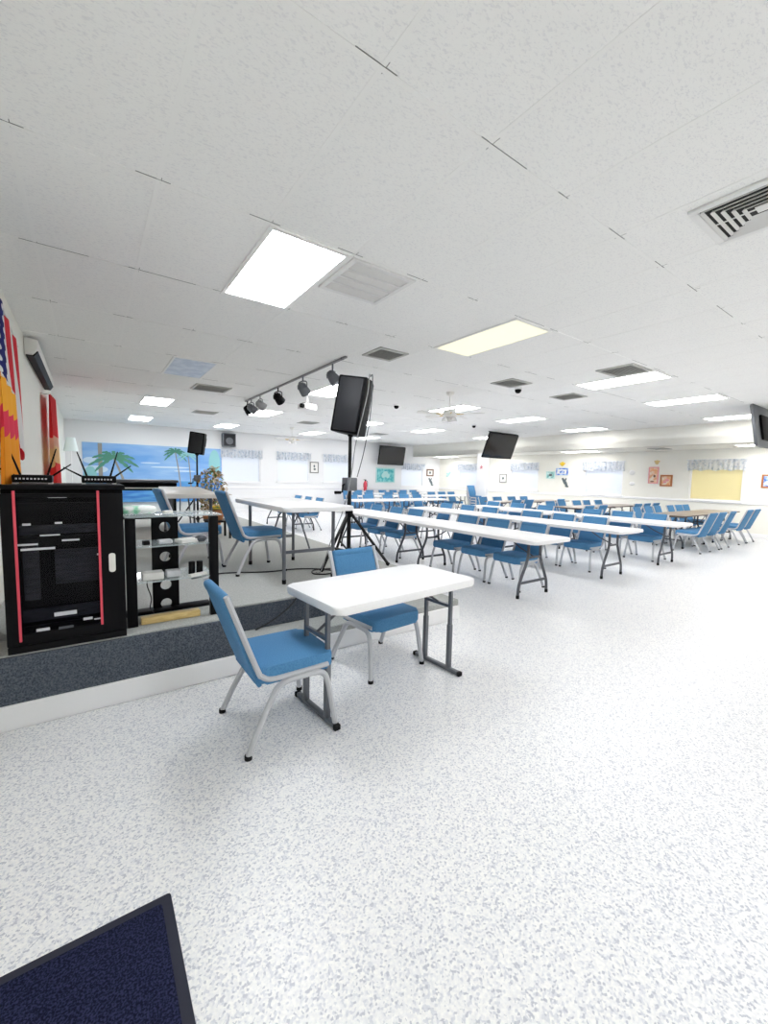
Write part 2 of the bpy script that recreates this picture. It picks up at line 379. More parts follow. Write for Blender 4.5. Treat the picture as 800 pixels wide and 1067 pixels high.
# ceiling grid of T-bars
GX, GY, SX, SY = 0.3511, 2.658, 0.61, 1.22
b = MB(); g = MB()
i0 = int(math.floor((XL-GX)/SX))+1; i1 = int((XS-GX)/SX)
j0 = int(math.floor((YB-GY)/SY))+1; j1 = int((YF-GY)/SY)
for i in range(i0, i1+1):
    b.box((GX+i*SX, (YB+YF)/2, CEIL-0.0007), (0.022, YF-YB, 0.0014))
for j in range(j0, j1+1):
    b.box(((XL+XS)/2, GY+j*SY, CEIL-0.0012), (XS-XL, 0.022, 0.0024))
    for i in range(i0-1, i1+1):
        a, c_ = GX+i*SX, GX+(i+1)*SX
        a = max(a, XL); c_ = min(c_, XS)
        # shadowed gaps where the tiles sit a little high: near the crossings, along both bars
        yj = GY+j*SY
        if i > i0-1:
            l = 0.05+0.16*random.random()
            g.box((a-l*0.15, yj-0.0125, CEIL-0.0008), (l, 0.004, 0.002))
            if random.random() < 0.35: l2 = 0.2+0.3*random.random(); g.box((a+l2/2, yj-0.0125, CEIL-0.0008), (l2, 0.003, 0.002))
            l = 0.04+0.07*random.random()
            g.box((a+0.0125, yj-l*0.2, CEIL-0.0008), (0.003, l, 0.002))
struct('trim_4', b, M['tbar']); struct('trim_5', g, M['gap'])

def cell(i, j): return (GX+(i+0.5)*SX, GY+(j+0.5)*SY)
def ceiling_light(i, j, label, mt, group='recessed ceiling light panels', z=CEIL, pos=None):
    x, y = pos or cell(i, j)
    t = thing('ceiling_light', label, 'ceiling light', (x, y, z), 0, group)
    f = MB(); wx, wy, e = SX-0.02, SY-0.02, 0.03
    for s in (-1, 1):
        f.box((s*(wx-e)/2, 0, -0.006), (e, wy, 0.012)); f.box((0, s*(wy-e)/2, -0.006), (wx-2*e, e, 0.012))
    obj('frame', f, M['tbar'], t, smooth=False)
    d = MB().box((0, 0, -0.0045), (wx-2*e+0.004, wy-2*e+0.004, 0.007))
    obj('diffuser', d, mt, t, smooth=False)
    return t
LN = {(1, 0): 'large bright ceiling panel nearest the camera, beside the slatted return grille',
      (5, 0): 'warm yellowish lit ceiling panel in the middle of the ceiling',
      (10, 0): 'lit ceiling panel right of centre touching a grey square vent',
      (14, 0): 'lit ceiling panel second from the right wall in the nearest row',
      (19, 0): 'lit ceiling panel beside the soffit, partly behind the television at the right edge',
      (5, 3): 'lit ceiling panel above the white projector, beside the big tripod speaker',
      (10, 3): 'lit ceiling panel just behind the white ceiling fan',
      (14, 3): 'lit ceiling panel above the large hanging television',
      (19, 3): 'lit ceiling panel next to the soffit, above the wide white window',
      (1, 6): 'lit ceiling panel at left above the palm mural, nearer of two in that row',
      (5, 6): 'lit ceiling panel between the track spotlights and the far windows',
      (10, 6): 'small far lit ceiling panel just right of the big tripod speaker',
      (14, 6): 'far lit ceiling panel beyond the ceiling fan, right of the farther television',
      (1, 9): 'lit ceiling panel at left closest to the palm mural wall',
      (5, 9): 'lit ceiling panel closest to the grey wall loudspeaker',
      (10, 9): 'farthest lit ceiling panel just above the far wall behind the tripod speaker',
      (14, 9): 'farthest lit ceiling panel above the farther television',
      (19, 6): 'far lit ceiling panel along the soffit near the end of the hall',
      }
for (i, j), lb in LN.items():
    ceiling_light(i, j, lb, M['lampwarm'] if (i, j) == (5, 0) else (M['lampcool'] if i < 5 else M['lamp']))
for i in (1, 5, 10, 14, 19): ceiling_light(i, -3, '%s added fill light panel from the left in the unseen row behind the viewer' % ORD[(1, 5, 10, 14, 19).index(i)], M['lampcool'] if i < 5 else M['lamp'])  # unseen row added for fill light, continuing the ceiling grid
ceiling_light(1, 3, 'unlit bluish ceiling panel at left, in line with the lit ones', M['unlit'])
AL = ['strip of lit panel on the low alcove ceiling beside the right-edge television', 'lit panel on the low alcove ceiling above the wide white window',
      'lit panel on the low alcove ceiling behind the large hanging television', 'lit panel on the low alcove ceiling near the far corner']
for k, y in enumerate((3.1, 8.0, 11.7, 14.7)): ceiling_light(0, 0, AL[k], M['lamp'], 'alcove ceiling lights', LOW, (14.0, y))

# vents
def vent(x0, x1, y0, y1, label, kind, z=CEIL):
    t = thing('ceiling_vent', label, 'vent', ((x0+x1)/2, (y0+y1)/2, z), 0, 'ceiling vents')
    wx, wy = x1-x0, y1-y0; e = 0.04
    f = MB()
    for s in (-1, 1):
        f.box((s*(wx-e)/2, 0, -0.008), (e, wy, 0.016), bev=0.003); f.box((0, s*(wy-e)/2, -0.008), (wx-2*e, e, 0.016), bev=0.003)
    obj('frame', f, M['ventw'] if kind != 'grey' else M['vslat'], t)
    obj('backing', MB().box((0, 0, -0.002), (wx-2*e, wy-2*e, 0.004)), M['louvdk'] if kind == 'ring' else (M['louv'] if kind == 'return' else M['ventg']), t, smooth=False)
    s = MB()
    if kind == 'return':
        n = 40
        for k in range(n):
            yy = -wy/2+e+(wy-2*e)*(k+0.5)/n
            s.box((0, yy, -0.007), (wx-2*e, 0.004, 0.008), Rx(0.5))
        for k in (1, 2, 3): s.box((0, -wy/2+e+(wy-2*e)*k/4, -0.010), (wx-2*e, 0.022, 0.008))
        obj('slats', s, M['ventw'], t, smooth=False)
    elif kind == 'ring':
        for k in range(6):
            a = wx/2-e-0.012-k*0.038; c_ = wy/2-e-0.012-k*0.038
            if min(a, c_) < 0.03: break
            for q in (-1, 1):
                s.box((q*a, 0, -0.012), (0.018, 2*c_, 0.004), Ry(q*0.75)); s.box((0, q*c_, -0.012), (2*a, 0.018, 0.004), Rx(-q*0.75))
        s.box((0, 0, -0.010), (0.07, 0.07, 0.004)); s.box((0, 0, -0.004), (0.012, wy-2*e, 0.006))
        obj('louvre_rings', s, M['ventw'], t, smooth=False)
    else:
        n = max(5, int((wy-2*e)/0.035))
        for k in range(n): s.box((0, -wy/2+e+(wy-2*e)*(k+0.5)/n, -0.009), (wx-2*e, 0.018, 0.003), Rx(0.6))
        obj('slats', s, M['vslat'], t, smooth=False)
    return t
vent(1.59, 2.16, 2.68, 3.25, 'white slatted return air grille beside the large bright ceiling panel', 'return')
vent(2.86, 3.40, 0.52, 1.08, 'square stepped diffuser with black slots at the upper right edge', 'ring')
vent(2.90, 3.34, 4.24, 4.66, 'grey square vent on the ceiling just behind the end of the spotlight track', 'grey')
vent(5.36, 5.86, 4.22, 4.66, 'grey square vent on the ceiling left of the black dome camera', 'grey')
vent(7.05, 7.52, 4.22, 4.70, 'grey square vent on the ceiling right of the black dome camera', 'grey')
vent(5.86, 6.42, 2.70, 3.20, 'grey square vent pressed against a lit ceiling panel at right', 'grey')
vent(1.57, 2.18, 7.95, 8.50, 'dark grey vent on the ceiling behind the unlit bluish panel', 'grey')
vent(2.2, 2.75, 11.3, 11.8, 'dark vent on the far left ceiling above the grey wall loudspeaker', 'grey')
vent(5.1, 5.6, 11.3, 11.8, 'small dark vent on the ceiling just below the projector in view', 'grey')
vent(8.4, 8.9, 12.4, 12.9, 'small dark vent on the ceiling above the farther television', 'grey')
vent(13.7, 14.3, 5.3, 5.75, 'dark vent on the low alcove ceiling above the yellow blind', 'grey', LOW)

# ------------------------------------------------------------------ stage
SZ = 0.42
SXR, SY0, SY1 = 2.9, 2.99, 3.28
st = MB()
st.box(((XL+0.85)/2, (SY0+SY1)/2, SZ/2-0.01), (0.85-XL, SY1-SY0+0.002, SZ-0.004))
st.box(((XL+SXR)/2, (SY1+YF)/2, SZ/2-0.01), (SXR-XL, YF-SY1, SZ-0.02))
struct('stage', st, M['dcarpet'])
tp = MB()
tp.box(((XL+0.83)/2, (SY0+0.02+SY1+0.02)/2, SZ-0.011), (0.83-XL, SY1-SY0, 0.022), bev=0.006, seg=2)
tp.box(((XL+SXR+0.01)/2, (SY1-0.012+YF)/2, SZ-0.0121), (SXR+0.01-XL, YF-SY1+0.012, 0.0242), bev=0.011, seg=3)
struct('stage_carpet', tp, M['carpet'], smooth=True)
sp = MB().box(((0.85+3.1)/2, (SY0+0.005+SY1)/2, 0.099), (3.1-0.85, SY1-SY0-0.01, 0.198), bev=0.008)
struct('stage_step', sp, M['carpet'])
struct('baseboard_stage', MB().box(((XL+3.1)/2, SY0-0.009, 0.0715), (3.1-XL, 0.018, 0.143), bev=0.005), M['trim'])

# ------------------------------------------------------------------ chairs
def make_chair(name, label, loc, rz, group=None, fabric='blue'):
    """stacking chair facing +X, origin on the floor under the seat"""
    t = thing(name, label, 'chair', loc, rz, group)
    # seat cushion
    s = MB()
    s.prism([(x+0.035, y) for x, y in rrect(0.45, 0.445, 0.05, 5)], 0.350, 0.444, bev=0.022, seg=3)
    obj('seat', s, M[fabric], t)
    # upholstered back, leaning; outline seen from the front, rounded
    lean = math.atan2(0.165, 0.46)
    R = Matrix.Translation(Vector((-0.178, 0, 0.385))) @ Matrix.Rotation(-lean, 4, 'Y')
    s = MB()
    pl = rrect(0.40, 0.465, 0.03, 4)
    mt = R @ Matrix.Translation(Vector((0.0, 0, 0.255))) @ Matrix.Rotation(PI/2, 4, 'Y') @ Matrix.Rotation(PI/2, 4, 'Z')
    s.prism(pl, -0.02, 0.022, mt=mt, bev=0.014, seg=3)
    bk = obj('backrest', s, M[fabric], t)
    s = MB().box((0, 0, 0), (0.048, 0.402, 0.062), bev=0.02, seg=3)
    bmesh.ops.transform(s.b, matrix=R @ Matrix.Translation(Vector((0, 0, 0.463))), verts=s.b.verts)
    obj('top_roll', s, M[fabric], bk)
    s = MB().box((0, 0, 0), (0.024, 0.39, 0.10), bev=0.008, seg=2)
    bmesh.ops.transform(s.b, matrix=R @ Matrix.Translation(Vector((-0.006, 0, -0.005))), verts=s.b.verts)
    obj('tail_panel', s, M[fabric], bk)
    # L-shaped back tubes
    for q in (-1, 1):
        y = 0.222*q
        s = MB(); s.tube([(0.215, y, 0.378), (0.0, y, 0.374), (-0.115, y, 0.376), (-0.165, y, 0.40), (-0.196, y, 0.455), (-0.343, y, 0.852)], 0.0145, 8, sub=4, rz=0.017)
        bf = obj('back_tube', s, M['silver'], t)
    obj('seat_rail', MB().box((0.16, 0, 0.366), (0.025, 0.42, 0.012)), M['silver'], bf)
    for q in (-1, 1):
        y0, y1 = 0.232*q, 0.255*q
        for front in (0, 1):
            s = MB()
            if front: pts = [(0.04, y0, 0.352), (0.13, y0, 0.352), (0.185, y0, 0.332), (0.212, y0*1.01, 0.27), (0.232, (y0+y1)/2, 0.15), (0.252, y1, 0.012)]
            else: pts = [(0.04, y0, 0.352), (-0.03, y0, 0.349), (-0.085, y0, 0.325), (-0.125, y0*1.01, 0.26), (-0.19, (y0+y1)/2, 0.14), (-0.25, y1, 0.012)]
            s.tube(pts, 0.0165, 8, sub=4, rz=0.0175)
            lg = obj('leg', s, M['silver'], t)
            e = pts[-1]
            obj('glide', MB().cyl((e[0], e[1], 0.0), (e[0], e[1], 0.022), 0.0195, 10), M['glide'], lg)
    return t
th = 0.075
near = make_chair('stacking_chair', 'blue chair at the near left end of the small white table, seen from its side', (0.868, 2.275, 0), math.radians(0))
chairs = [near]
def chair(x, y, z, rz, label, group=None):
    c = dup(near, (x, y, z), rz, label, group)
    if group is None and 'group' in c: del c['group']
    return c
chair(1.805, 2.61, 0, math.radians(-90+5), 'blue chair tucked behind the long side of the small white table')
chair(1.44, 4.46, SZ, 0.0, 'blue chair on the stage pulled up to the white folding table')
chair(0.93, 5.02, SZ, math.radians(4), 'blue chair on the stage at the near end of the beige table')

# ------------------------------------------------------------------ small white table
def small_table():
    t = thing('folding_table', 'small white folding table with grey bar feet in the foreground', 'table', (1.63, 2.265, 0), th)
    obj('table_top', MB().prism(rrect(1.19, 0.63, 0.055, 6), 0.692, 0.74, bev=0.012, seg=3), M['white'], t)
    for q in (-1, 1):
        x = q*0.535
        obj('foot_bar', MB().box((x, 0, 0.018), (0.034, 0.47, 0.026), bev=0.005), M['steel'], t)
        for s_ in (-1, 1):
            lg = obj('leg', MB().box((x, s_*0.125, 0.36), (0.026, 0.026, 0.66), bev=0.004).box((x, s_*0.125, 0.19), (0.033, 0.033, 0.34), bev=0.004), M['steel'], t)
            obj('end_cap', MB().box((x, s_*0.232, 0.016), (0.04, 0.026, 0.032), bev=0.005), M['glide'], t)
        obj('cross_bar', MB().box((x, 0, 0.50), (0.022, 0.25, 0.022)).box((x, 0, 0.680), (0.04, 0.42, 0.024)), M['steel'], t)
        obj('brace', MB().tube([(x, 0.0, 0.505), (x-q*0.15, 0, 0.60), (x-q*0.27, 0, 0.684)], 0.009, 8).tube([(x-q*0.15, -0.07, 0.60), (x-q*0.15, 0.07, 0.60)], 0.007, 8), M['greyleg'], t)
    return t
small_table()

# ------------------------------------------------------------------ hall tables
def hall_table(name, label, loc, rz, L_, W_, top, legm, edge=None, group=None, straight=False):
    """long folding table, long side on local X"""
    t = thing(name, label, 'table', loc, rz, group)
    if edge: 
        obj('table_top', MB().prism(rrect(L_, W_, 0.03, 3), 0.718, 0.745, bev=0.003), top, t)
        obj('edge_band', MB().prism(rrect(L_+0.006, W_+0.006, 0.03, 3), 0.722, 0.741), edge, t)
    else:
        obj('table_top', MB().prism(rrect(L_, W_, 0.06, 5), 0.70, 0.745, bev=0.012, seg=2), top, t)
    for q in (-1, 1):
        x = q*(L_/2-0.27)
        for s_ in (-1, 1):
            if straight: pts = [(x, s_*W_*0.36, 0.70), (x, s_*W_*0.36, 0.0)]; sub = 0
            else: pts = [(x, s_*0.125, 0.70), (x, s_*0.125, 0.52), (x, s_*0.155, 0.42), (x, s_*0.245, 0.24), (x, s_*0.285, 0.14), (x, s_*0.295, 0.0)]; sub = 4
            lg = obj('leg', MB().tube(pts, 0.018, 8, sub=sub), legm, t)
            obj('foot_cap', MB().cyl((x, pts[-1][1], 0), (x, pts[-1][1], 0.04), 0.021, 8), M['glide'], lg)
        cb = MB()
        if straight: cb.box((x, 0, 0.30), (0.02, W_*0.70, 0.03))
        else:
            cb.box((x, 0, 0.185), (0.02, 0.53, 0.030))
            obj('knee_bar', MB().box((x, 0, 0.49), (0.02, 0.27, 0.024)), legm, t)
        obj('cross_bar', cb, legm, t)
        obj('top_rail', MB().box((x, 0, 0.695), (0.03, W_*0.75, 0.02)), legm, t)
        obj('brace', MB().tube([(x, 0.0, 0.49 if not straight else 0.32), (x-q*0.22, 0, 0.58), (x-q*0.42, 0, 0.70)], 0.009, 8), legm, t)
    return t
RN = ['first', 'second', 'third']
proto_tab = None
def place_tab(x, y0, L_, label, rz=PI/2):
    global proto_tab
    loc = (x, y0+L_/2, 0)
    if proto_tab is None:
        proto_tab = hall_table('banquet_table', label, loc, rz, L_, 0.76, M['white'], M['greyleg'], group='long white tables')
    else: dup(proto_tab, loc, rz, label)
ROWX = (4.53, 6.52, 8.46)
TN = ['at the aisle end', 'second from the aisle', 'third from the aisle']
TY = (2.84, 5.30, 9.75)
for r, n in enumerate((3, 2, 2)):
    for k in range(n):
        place_tab(ROWX[r], TY[k], 2.44, 'long white table %s of the %s row from the stage' % (TN[k], RN[r]))
CH = [[3.53, 4.14, 4.76, 6.10, 6.72, 7.42, 10.2, 10.9, 11.6],
      [3.70, 4.28, 4.95, 6.0, 6.65, 7.35],
      [3.55, 4.15, 4.80, 5.95, 6.75, 7.55]]
for r, ys in enumerate(CH):
    for k, y in enumerate(ys):
        chair(ROWX[r]+0.225, y, 0, PI+random.uniform(-.03, .03), 'blue chair, %s from the aisle in the %s long row facing the stage' % (ORD[k], RN[r]), 'blue chairs at the long white rows')

# brown tables across the right of the hall, chairs both sides
pb = None
def brown(x0, y, label, L_=1.83):
    global pb
    loc = (x0+L_/2, y, 0)
    if pb is None: pb = hall_table('wooden_table', label, loc, 0, L_, 0.76, M['brown'], M['greyleg'], edge=M['browned'], group='brown tables at the right')
    else: dup(pb, loc, 0, label)
BROW = [(3.92, 'nearest the aisle', [10.55, 11.1, 11.75, 13.0, 13.6], [11.0, 11.6, 12.15, 12.95, 13.5, 14.0]),
        (6.3, 'in the middle', [10.1, 10.75, 12.7, 13.25, 13.85], [11.0, 11.6, 12.4, 13.0, 13.7]),
        (8.75, 'farthest back', [10.5, 11.1, 12.8], [10.9, 11.6, 12.4, 13.1])]
for y, nm, n_, f_ in BROW:
    for k, x0 in enumerate((10.45, 12.32)):
        brown(x0, y, '%s brown table of the crosswise row %s' % (('left', 'right')[k], nm))
    for k, x in enumerate(n_):
        chair(x, y-0.52, 0, PI/2+random.uniform(-.05, .05), 'blue chair on the aisle side, %s from left at the brown tables %s' % (ORD[k], nm), 'chairs on the near side of the brown tables')
    for k, x in enumerate(f_):
        chair(x, y+0.50, 0, -PI/2+random.uniform(-.05, .05), 'blue chair facing the camera, %s from left behind the brown tables %s' % (ORD[k], nm), 'chairs on the far side of the brown tables')

# crosswise white tables in the far left of the hall
pw = None
def far_table(x0, y, L_, label):
    global pw
    loc = (x0+L_/2, y, 0)
    if pw is None: pw = hall_table('banquet_table', label, loc, 0, L_, 0.76, M['white'], M['greyleg'], group='far crosswise white tables')
    else: dup(pw, loc, 0, label)
FARR = [('nearer', 10.75, (6.35, 8.25), [6.9, 7.5, 8.3, 9.0, 9.6]),
        ('middle', 12.9, (8.0, 9.9, 11.8), [8.4, 8.95, 9.9, 10.6, 11.3, 12.2, 12.8, 13.4]),
        ('rearmost', 14.9, (9.3, 11.2), [9.1, 9.7, 10.3, 11.0, 11.6, 12.2, 12.8])]
for nm, y, xs, cs in FARR:
    for k, x0 in enumerate(xs): far_table(x0, y, 1.83, 'white table, %s from the left in the %s crosswise row at the far end' % (ORD[k], nm))
    for k, x in enumerate(cs):
        chair(x, y+0.45, 0, -PI/2+random.uniform(-.06, .06), 'blue chair facing the camera, %s from left behind the %s far table row' % (ORD[k], nm), 'chairs at the far white tables')
# a stack of four chairs
for k in range(4):
    chair(12.9, 11.7, 0.11*k, -PI/2, 'blue chair, %s from bottom of the tall stack near the slim white post' % ORD[k], 'stacked blue chairs')

# ------------------------------------------------------------------ stage furniture
stt = hall_table('folding_table', 'white folding table with grey legs on the stage', (1.735, 4.20, SZ), PI/2, 1.55, 0.72, M['white'], M['steel'], straight=True)
bt = hall_table('folding_table', 'beige table on the stage behind the glass media stand', (1.14, 6.75, SZ), PI/2-0.11, 3.0, 0.64, M['beige'], M['greyleg'], straight=True)
bt.scale = (1, 1, 1.045)

def piano():
    t = thing('keyboard_piano', 'dark grey keyboard piano on the stage below the palm mural', 'piano', (0.80, 8.9, SZ), 0)
    obj('lid', MB().box((0, 0, 0.86), (1.12, 0.62, 0.05), bev=0.01), M['greyleg'], t)
    obj('case', MB().box((0, 0.05, 0.76), (1.10, 0.46, 0.14), bev=0.008), M['black'], t)
    obj('keys', MB().box((0, -0.19, 0.735), (0.98, 0.10, 0.02)), M['offw'], t)
    for q in (-1, 1):
        obj('side_panel', MB().box((q*0.52, 0.02, 0.34), (0.04, 0.36, 0.68), bev=0.006), M['black'], t)
    obj('crossbar', MB().box((0, 0.1, 0.2), (1.0, 0.03, 0.12)), M['black'], t)
    return t
piano()

def stand_speaker(loc, s, label_s, label_b, hub, top, spread, box, rz, tilt, yawleg):
    t = thing('speaker_stand', label_s, 'stand', loc, 0)
    obj('pole', MB().cyl((0, 0, hub-0.50), (0, 0, hub+0.40), 0.019*s).cyl((0, 0, hub+0.36), (0, 0, top), 0.0155*s), M['blackm'], t)
    cl = obj('collar', MB().lathe([(0.03*s, hub-0.05), (0.036*s, hub-0.04), (0.036*s, hub+0.02), (0.028*s, hub+0.03)]), M['black'], t)
    cr_ = obj('crank_box', MB().box((0, 0, hub+0.33), (0.11*s, 0.10*s, 0.12*s), bev=0.012), M['steel'], t)
    obj('crank_handle', MB().tube([(-0.04*s, 0, hub+0.33), (-0.075*s, -0.01, hub+0.32), (-0.08*s, -0.01, hub+0.24), (-0.13*s, -0.02, hub+0.235)], 0.009*s, 8).cyl((-0.10*s, -0.015, hub+0.235), (-0.16*s, -0.025, hub+0.235), 0.014*s), M['black'], cr_)
    obj('lower_collar', MB().lathe([(0.03*s, hub-0.47), (0.03*s, hub-0.41)]), M['black'], t)
    for k in range(3):
        a = yawleg+k*2*PI/3; dx, dy = math.cos(a), math.sin(a)
        lg = obj('leg', MB().tube([(dx*0.03, dy*0.03, hub-0.015), (dx*spread, dy*spread, 0.015)], 0.0135*s, 8), M['blackm'], t)
        obj('brace', MB().tube([(dx*0.028, dy*0.028, hub-0.44), (dx*spread*0.62, dy*spread*0.62, hub*0.39)], 0.009*s, 8), M['blackm'], t)
        obj('rubber_foot', MB().tube([(dx*(spread-0.025), dy*(spread-0.025), 0.035), (dx*(spread+0.006), dy*(spread+0.006), 0.016)], 0.0165*s, 8), M['glide'], lg)
    w_, d, h = box
    p = thing('loudspeaker', label_b, 'speaker', (loc[0], loc[1], loc[2]+top-0.02), rz)
    p.rotation_euler = (tilt[0], tilt[1], rz)
    prof = [(-w_/2, -d/2), (w_/2, -d/2), (w_/2, -d*0.05), (w_*0.30, d/2), (-w_*0.30, d/2), (-w_/2, -d*0.05)]
    obj('cabinet', MB().prism(prof, 0.02, h, bev=0.016, seg=2), M['black'], p)
    gr = obj('grille', MB().box((0, -d/2-0.006, h/2+0.01), (w_-0.05, 0.022, h-0.07), bev=0.009), M['grille'], p)
    obj('pole_socket', MB().lathe([(0.03, 0.0), (0.034, 0.022)]), M['black'], p)
    obj('handle', MB().box((w_*0.48, -0.02, h*0.62), (0.022, 0.05, 0.16), bev=0.006), M['grille'], p)
    obj('rear_panel', MB().box((0, d/2-0.002, h*0.45), (w_*0.45, 0.012, h*0.5), bev=0.003), M['greyleg'], p)
    return t, p
stand_speaker((2.44, 4.14, SZ), 1.25, 'black tripod stand for the big loudspeaker at the stage edge', 'big black loudspeaker on the tripod stand near the stage edge',
              0.61, 1.50, 0.47, (0.335, 0.36, 0.64), math.radians(-56), (math.radians(-2), math.radians(9)), math.radians(-38))
stand_speaker((1.66, 8.45, SZ), 1.0, 'slim black tripod stand in front of the palm mural', 'smaller black loudspeaker on a stand in front of the palm mural',
              0.60, 1.38, 0.45, (0.27, 0.25, 0.42), math.radians(-30), (math.radians(0), math.radians(8)), math.radians(20))
# cables hanging over the big speaker
CAB1 = [(2.62, 4.02, 2.575), (2.505, 3.859, 2.542), (2.464, 3.826, 2.339), (2.388, 3.831, 2.028), (2.357, 3.89, 1.775), (2.347, 3.946, 1.464), (2.303, 4.027, 1.089), (2.192, 4.105, 0.73), (1.98, 3.92, 0.45), (1.93, 3.95, 0.427)]
CAB2 = [(2.63, 4.03, 2.575), (2.542, 3.857, 2.537), (2.51, 3.818, 2.242), (2.47, 3.822, 1.932), (2.458, 3.892, 1.676), (2.452, 3.995, 1.444)]
tag(obj('speaker_cable', MB().tube(CAB1, 0.0055, 6, sub=4), M['louv']),
    'pale grey cable running down the front of the big speaker to the stage floor', 'cable')
tag(obj('speaker_cable', MB().tube(CAB2, 0.0055, 6, sub=4), M['greyleg']),
    'dark cable looped over the big speaker and hanging to its crank box', 'cable')
tag(obj('floor_cable', MB().tube([(0.78, 4.3, 0.428), (1.1, 4.38, 0.428), (1.5, 4.22, 0.428), (1.8, 4.2, 0.428), (2.05, 4.06, 0.428), (2.12, 3.9, 0.428), (2.0, 3.82, 0.428), (1.88, 3.9, 0.428), (1.95, 4.02, 0.436), (2.2, 4.02, 0.428)], 0.007, 6, sub=5), M['rubber']),
    'black cable lying across the stage carpet with a loop by the table leg', 'cable')
tag(obj('hanging_cable', MB().tube([(1.60, 3.6, 0.427), (1.46, 3.36, 0.43), (1.42, 3.262, 0.415), (1.33, 3.245, 0.33), (1.18, 3.235, 0.25), (1.05, 3.225, 0.207)], 0.006, 6, sub=5), M['rubber']),
    'black cable dropping over the stage edge onto the step', 'cable')

# ------------------------------------------------------------------ equipment rack
def rack():
    x0, x1, y0, y1, z1 = -0.40, 0.165, 3.0, 3.47, 0.945
    w_, d = x1-x0, y1-y0
    t = thing('equipment_rack', 'black glass-door equipment rack with two red strips at the stage edge', 'rack', ((x0+x1)/2, y0, SZ), 0)
    obj('cabinet', MB().box((0, d/2+0.02, z1/2-0.01), (w_, d-0.04, z1-0.03), bev=0.006), M['black'], t)
    obj('top_panel', MB().box((0, d/2-0.005, z1-0.012), (w_+0.02, d+0.02, 0.024), bev=0.004), M['black'], t)
    obj('base', MB().box((0, d/2, 0.02), (w_-0.004, d, 0.04), bev=0.004), M['black'], t)
    dr = obj('door', MB().box((-w_/2+0.03, 0.008, 0.47), (0.058, 0.022, 0.85), bev=0.004).box((w_/2-0.065, 0.008, 0.47), (0.126, 0.022, 0.85), bev=0.004)
             .box((-0.03, 0.008, 0.885), (w_-0.17, 0.022, 0.022), bev=0.003).box((-0.03, 0.008, 0.075), (w_-0.17, 0.022, 0.06), bev=0.004), M['black'], t)
    gl = obj('glass_pane', MB().box((-0.03, 0.010, 0.49), (w_-0.185, 0.006, 0.78)), M['smoked'], dr)
    obj('red_strip', MB().box((-w_/2+0.060, -0.006, 0.49), (0.013, 0.008, 0.845), bev=0.002), M['red'], dr)
    obj('red_strip', MB().box((w_/2-0.128, -0.006, 0.505), (0.013, 0.008, 0.815), bev=0.002), M['red'], dr)
    hd = obj('handle', MB().prism(rrect(0.034, 0.115, 0.014, 5), -0.006, 0.006, Matrix.Translation((w_/2-0.067, -0.010, 0.475)) @ Matrix.Rotation(PI/2, 4, 'X'), bev=0.003), M['offw'], dr)
    # faces of the devices behind the glass, then two plates painting its reflections
    devs = [(-0.03, 0.815, 0.36, 0.055, 'black'), (-0.03, 0.69, 0.36, 0.05, 'greyleg'), (-0.03, 0.625, 0.36, 0.05, 'black'), (-0.03, 0.20, 0.36, 0.07, 'greyleg'), (-0.03, 0.115, 0.36, 0.05, 'black')]
    for (x, z, ww, hh, mm) in devs:
        dv = obj('device', MB().box((x, 0.030, z), (ww, 0.020, hh), bev=0.002), M['slate'] if mm != 'black' else M['blackm'], t)
    obj('device', MB().box((0.045, 0.030, 0.47), (0.21, 0.020, 0.20), bev=0.002), M['slate'], t)  # plate painting the bluish reflection in the middle of the door glass
    obj('device', MB().box((-0.165, 0.030, 0.45), (0.07, 0.020, 0.32), bev=0.002), M['slate'], t)  # narrow plate painting the reflection column at the left of the glass
    lb = [(-0.035, 0.878, 0.085, 0.013), (-0.175, 0.725, 0.036, 0.012), (-0.035, 0.728, 0.034, 0.010), (-0.18, 0.612, 0.10, 0.010), (0.018, 0.626, 0.082, 0.010),
          (-0.13, 0.585, 0.15, 0.012), (-0.075, 0.66, 0.09, 0.008), (-0.02, 0.196, 0.105, 0.022), (-0.125, 0.118, 0.06, 0.016), (0.085, 0.145, 0.045, 0.014), (-0.19, 0.085, 0.05, 0.007), (0.14, 0.135, 0.05, 0.007), (0.155, 0.53, 0.03, 0.010)]
    for x, z, ww, hh in lb:
        obj('device_label', MB().box((x, 0.004, z), (ww, 0.008, hh), bev=0.001), M['led'], dr, smooth=False)
    obj('drawer_front', MB().box((-0.02, 0.004, 0.105), (0.07, 0.006, 0.028)), M['greyleg'], dr, smooth=False)
    return t
rack()
def receiver(x, y, rz, label, knobs):
    t = thing('wireless_receiver', label, 'receiver', (x, y, SZ+0.946), rz, 'wireless receivers on the rack')
    obj('case', MB().box((0, 0, 0.030), (0.18, 0.13, 0.044), bev=0.005), M['black'], t)
    for q in (-1, 1): obj('foot', MB().box((q*0.08, 0, 0.004), (0.02, 0.10, 0.008)), M['offw'], t)
    f = MB()
    for k in range(9): f.box((-0.07+k*0.0165, -0.066, 0.030), (0.009, 0.004, 0.009))
    obj('indicator_row', f, M['led'], t, smooth=False)
    for (xx, ax, ay, az, ln) in ((-0.078, -0.75, 0, 0.45, 0.12), (-0.06, -0.28, 0.1, 0.9, 0.17), (0.06, 0.25, 0.1, 0.9, 0.18), (0.078, 0.75, -0.05, 0.6, 0.13)):
        v = Vector((ax, ay, az)).normalized()
        p = Vector((xx, 0.055, 0.04)); obj('antenna', MB().tube([p, p+v*ln*0.3, p+v*ln], [0.006, 0.0055, 0.003], 8), M['black'], t)
    return t
receiver(-0.27, 3.20, 0, 'wireless receiver with four antennas on the left of the rack top', 0)
receiver(0.05, 3.22, 0, 'wireless receiver with four antennas on the right of the rack top', 1)

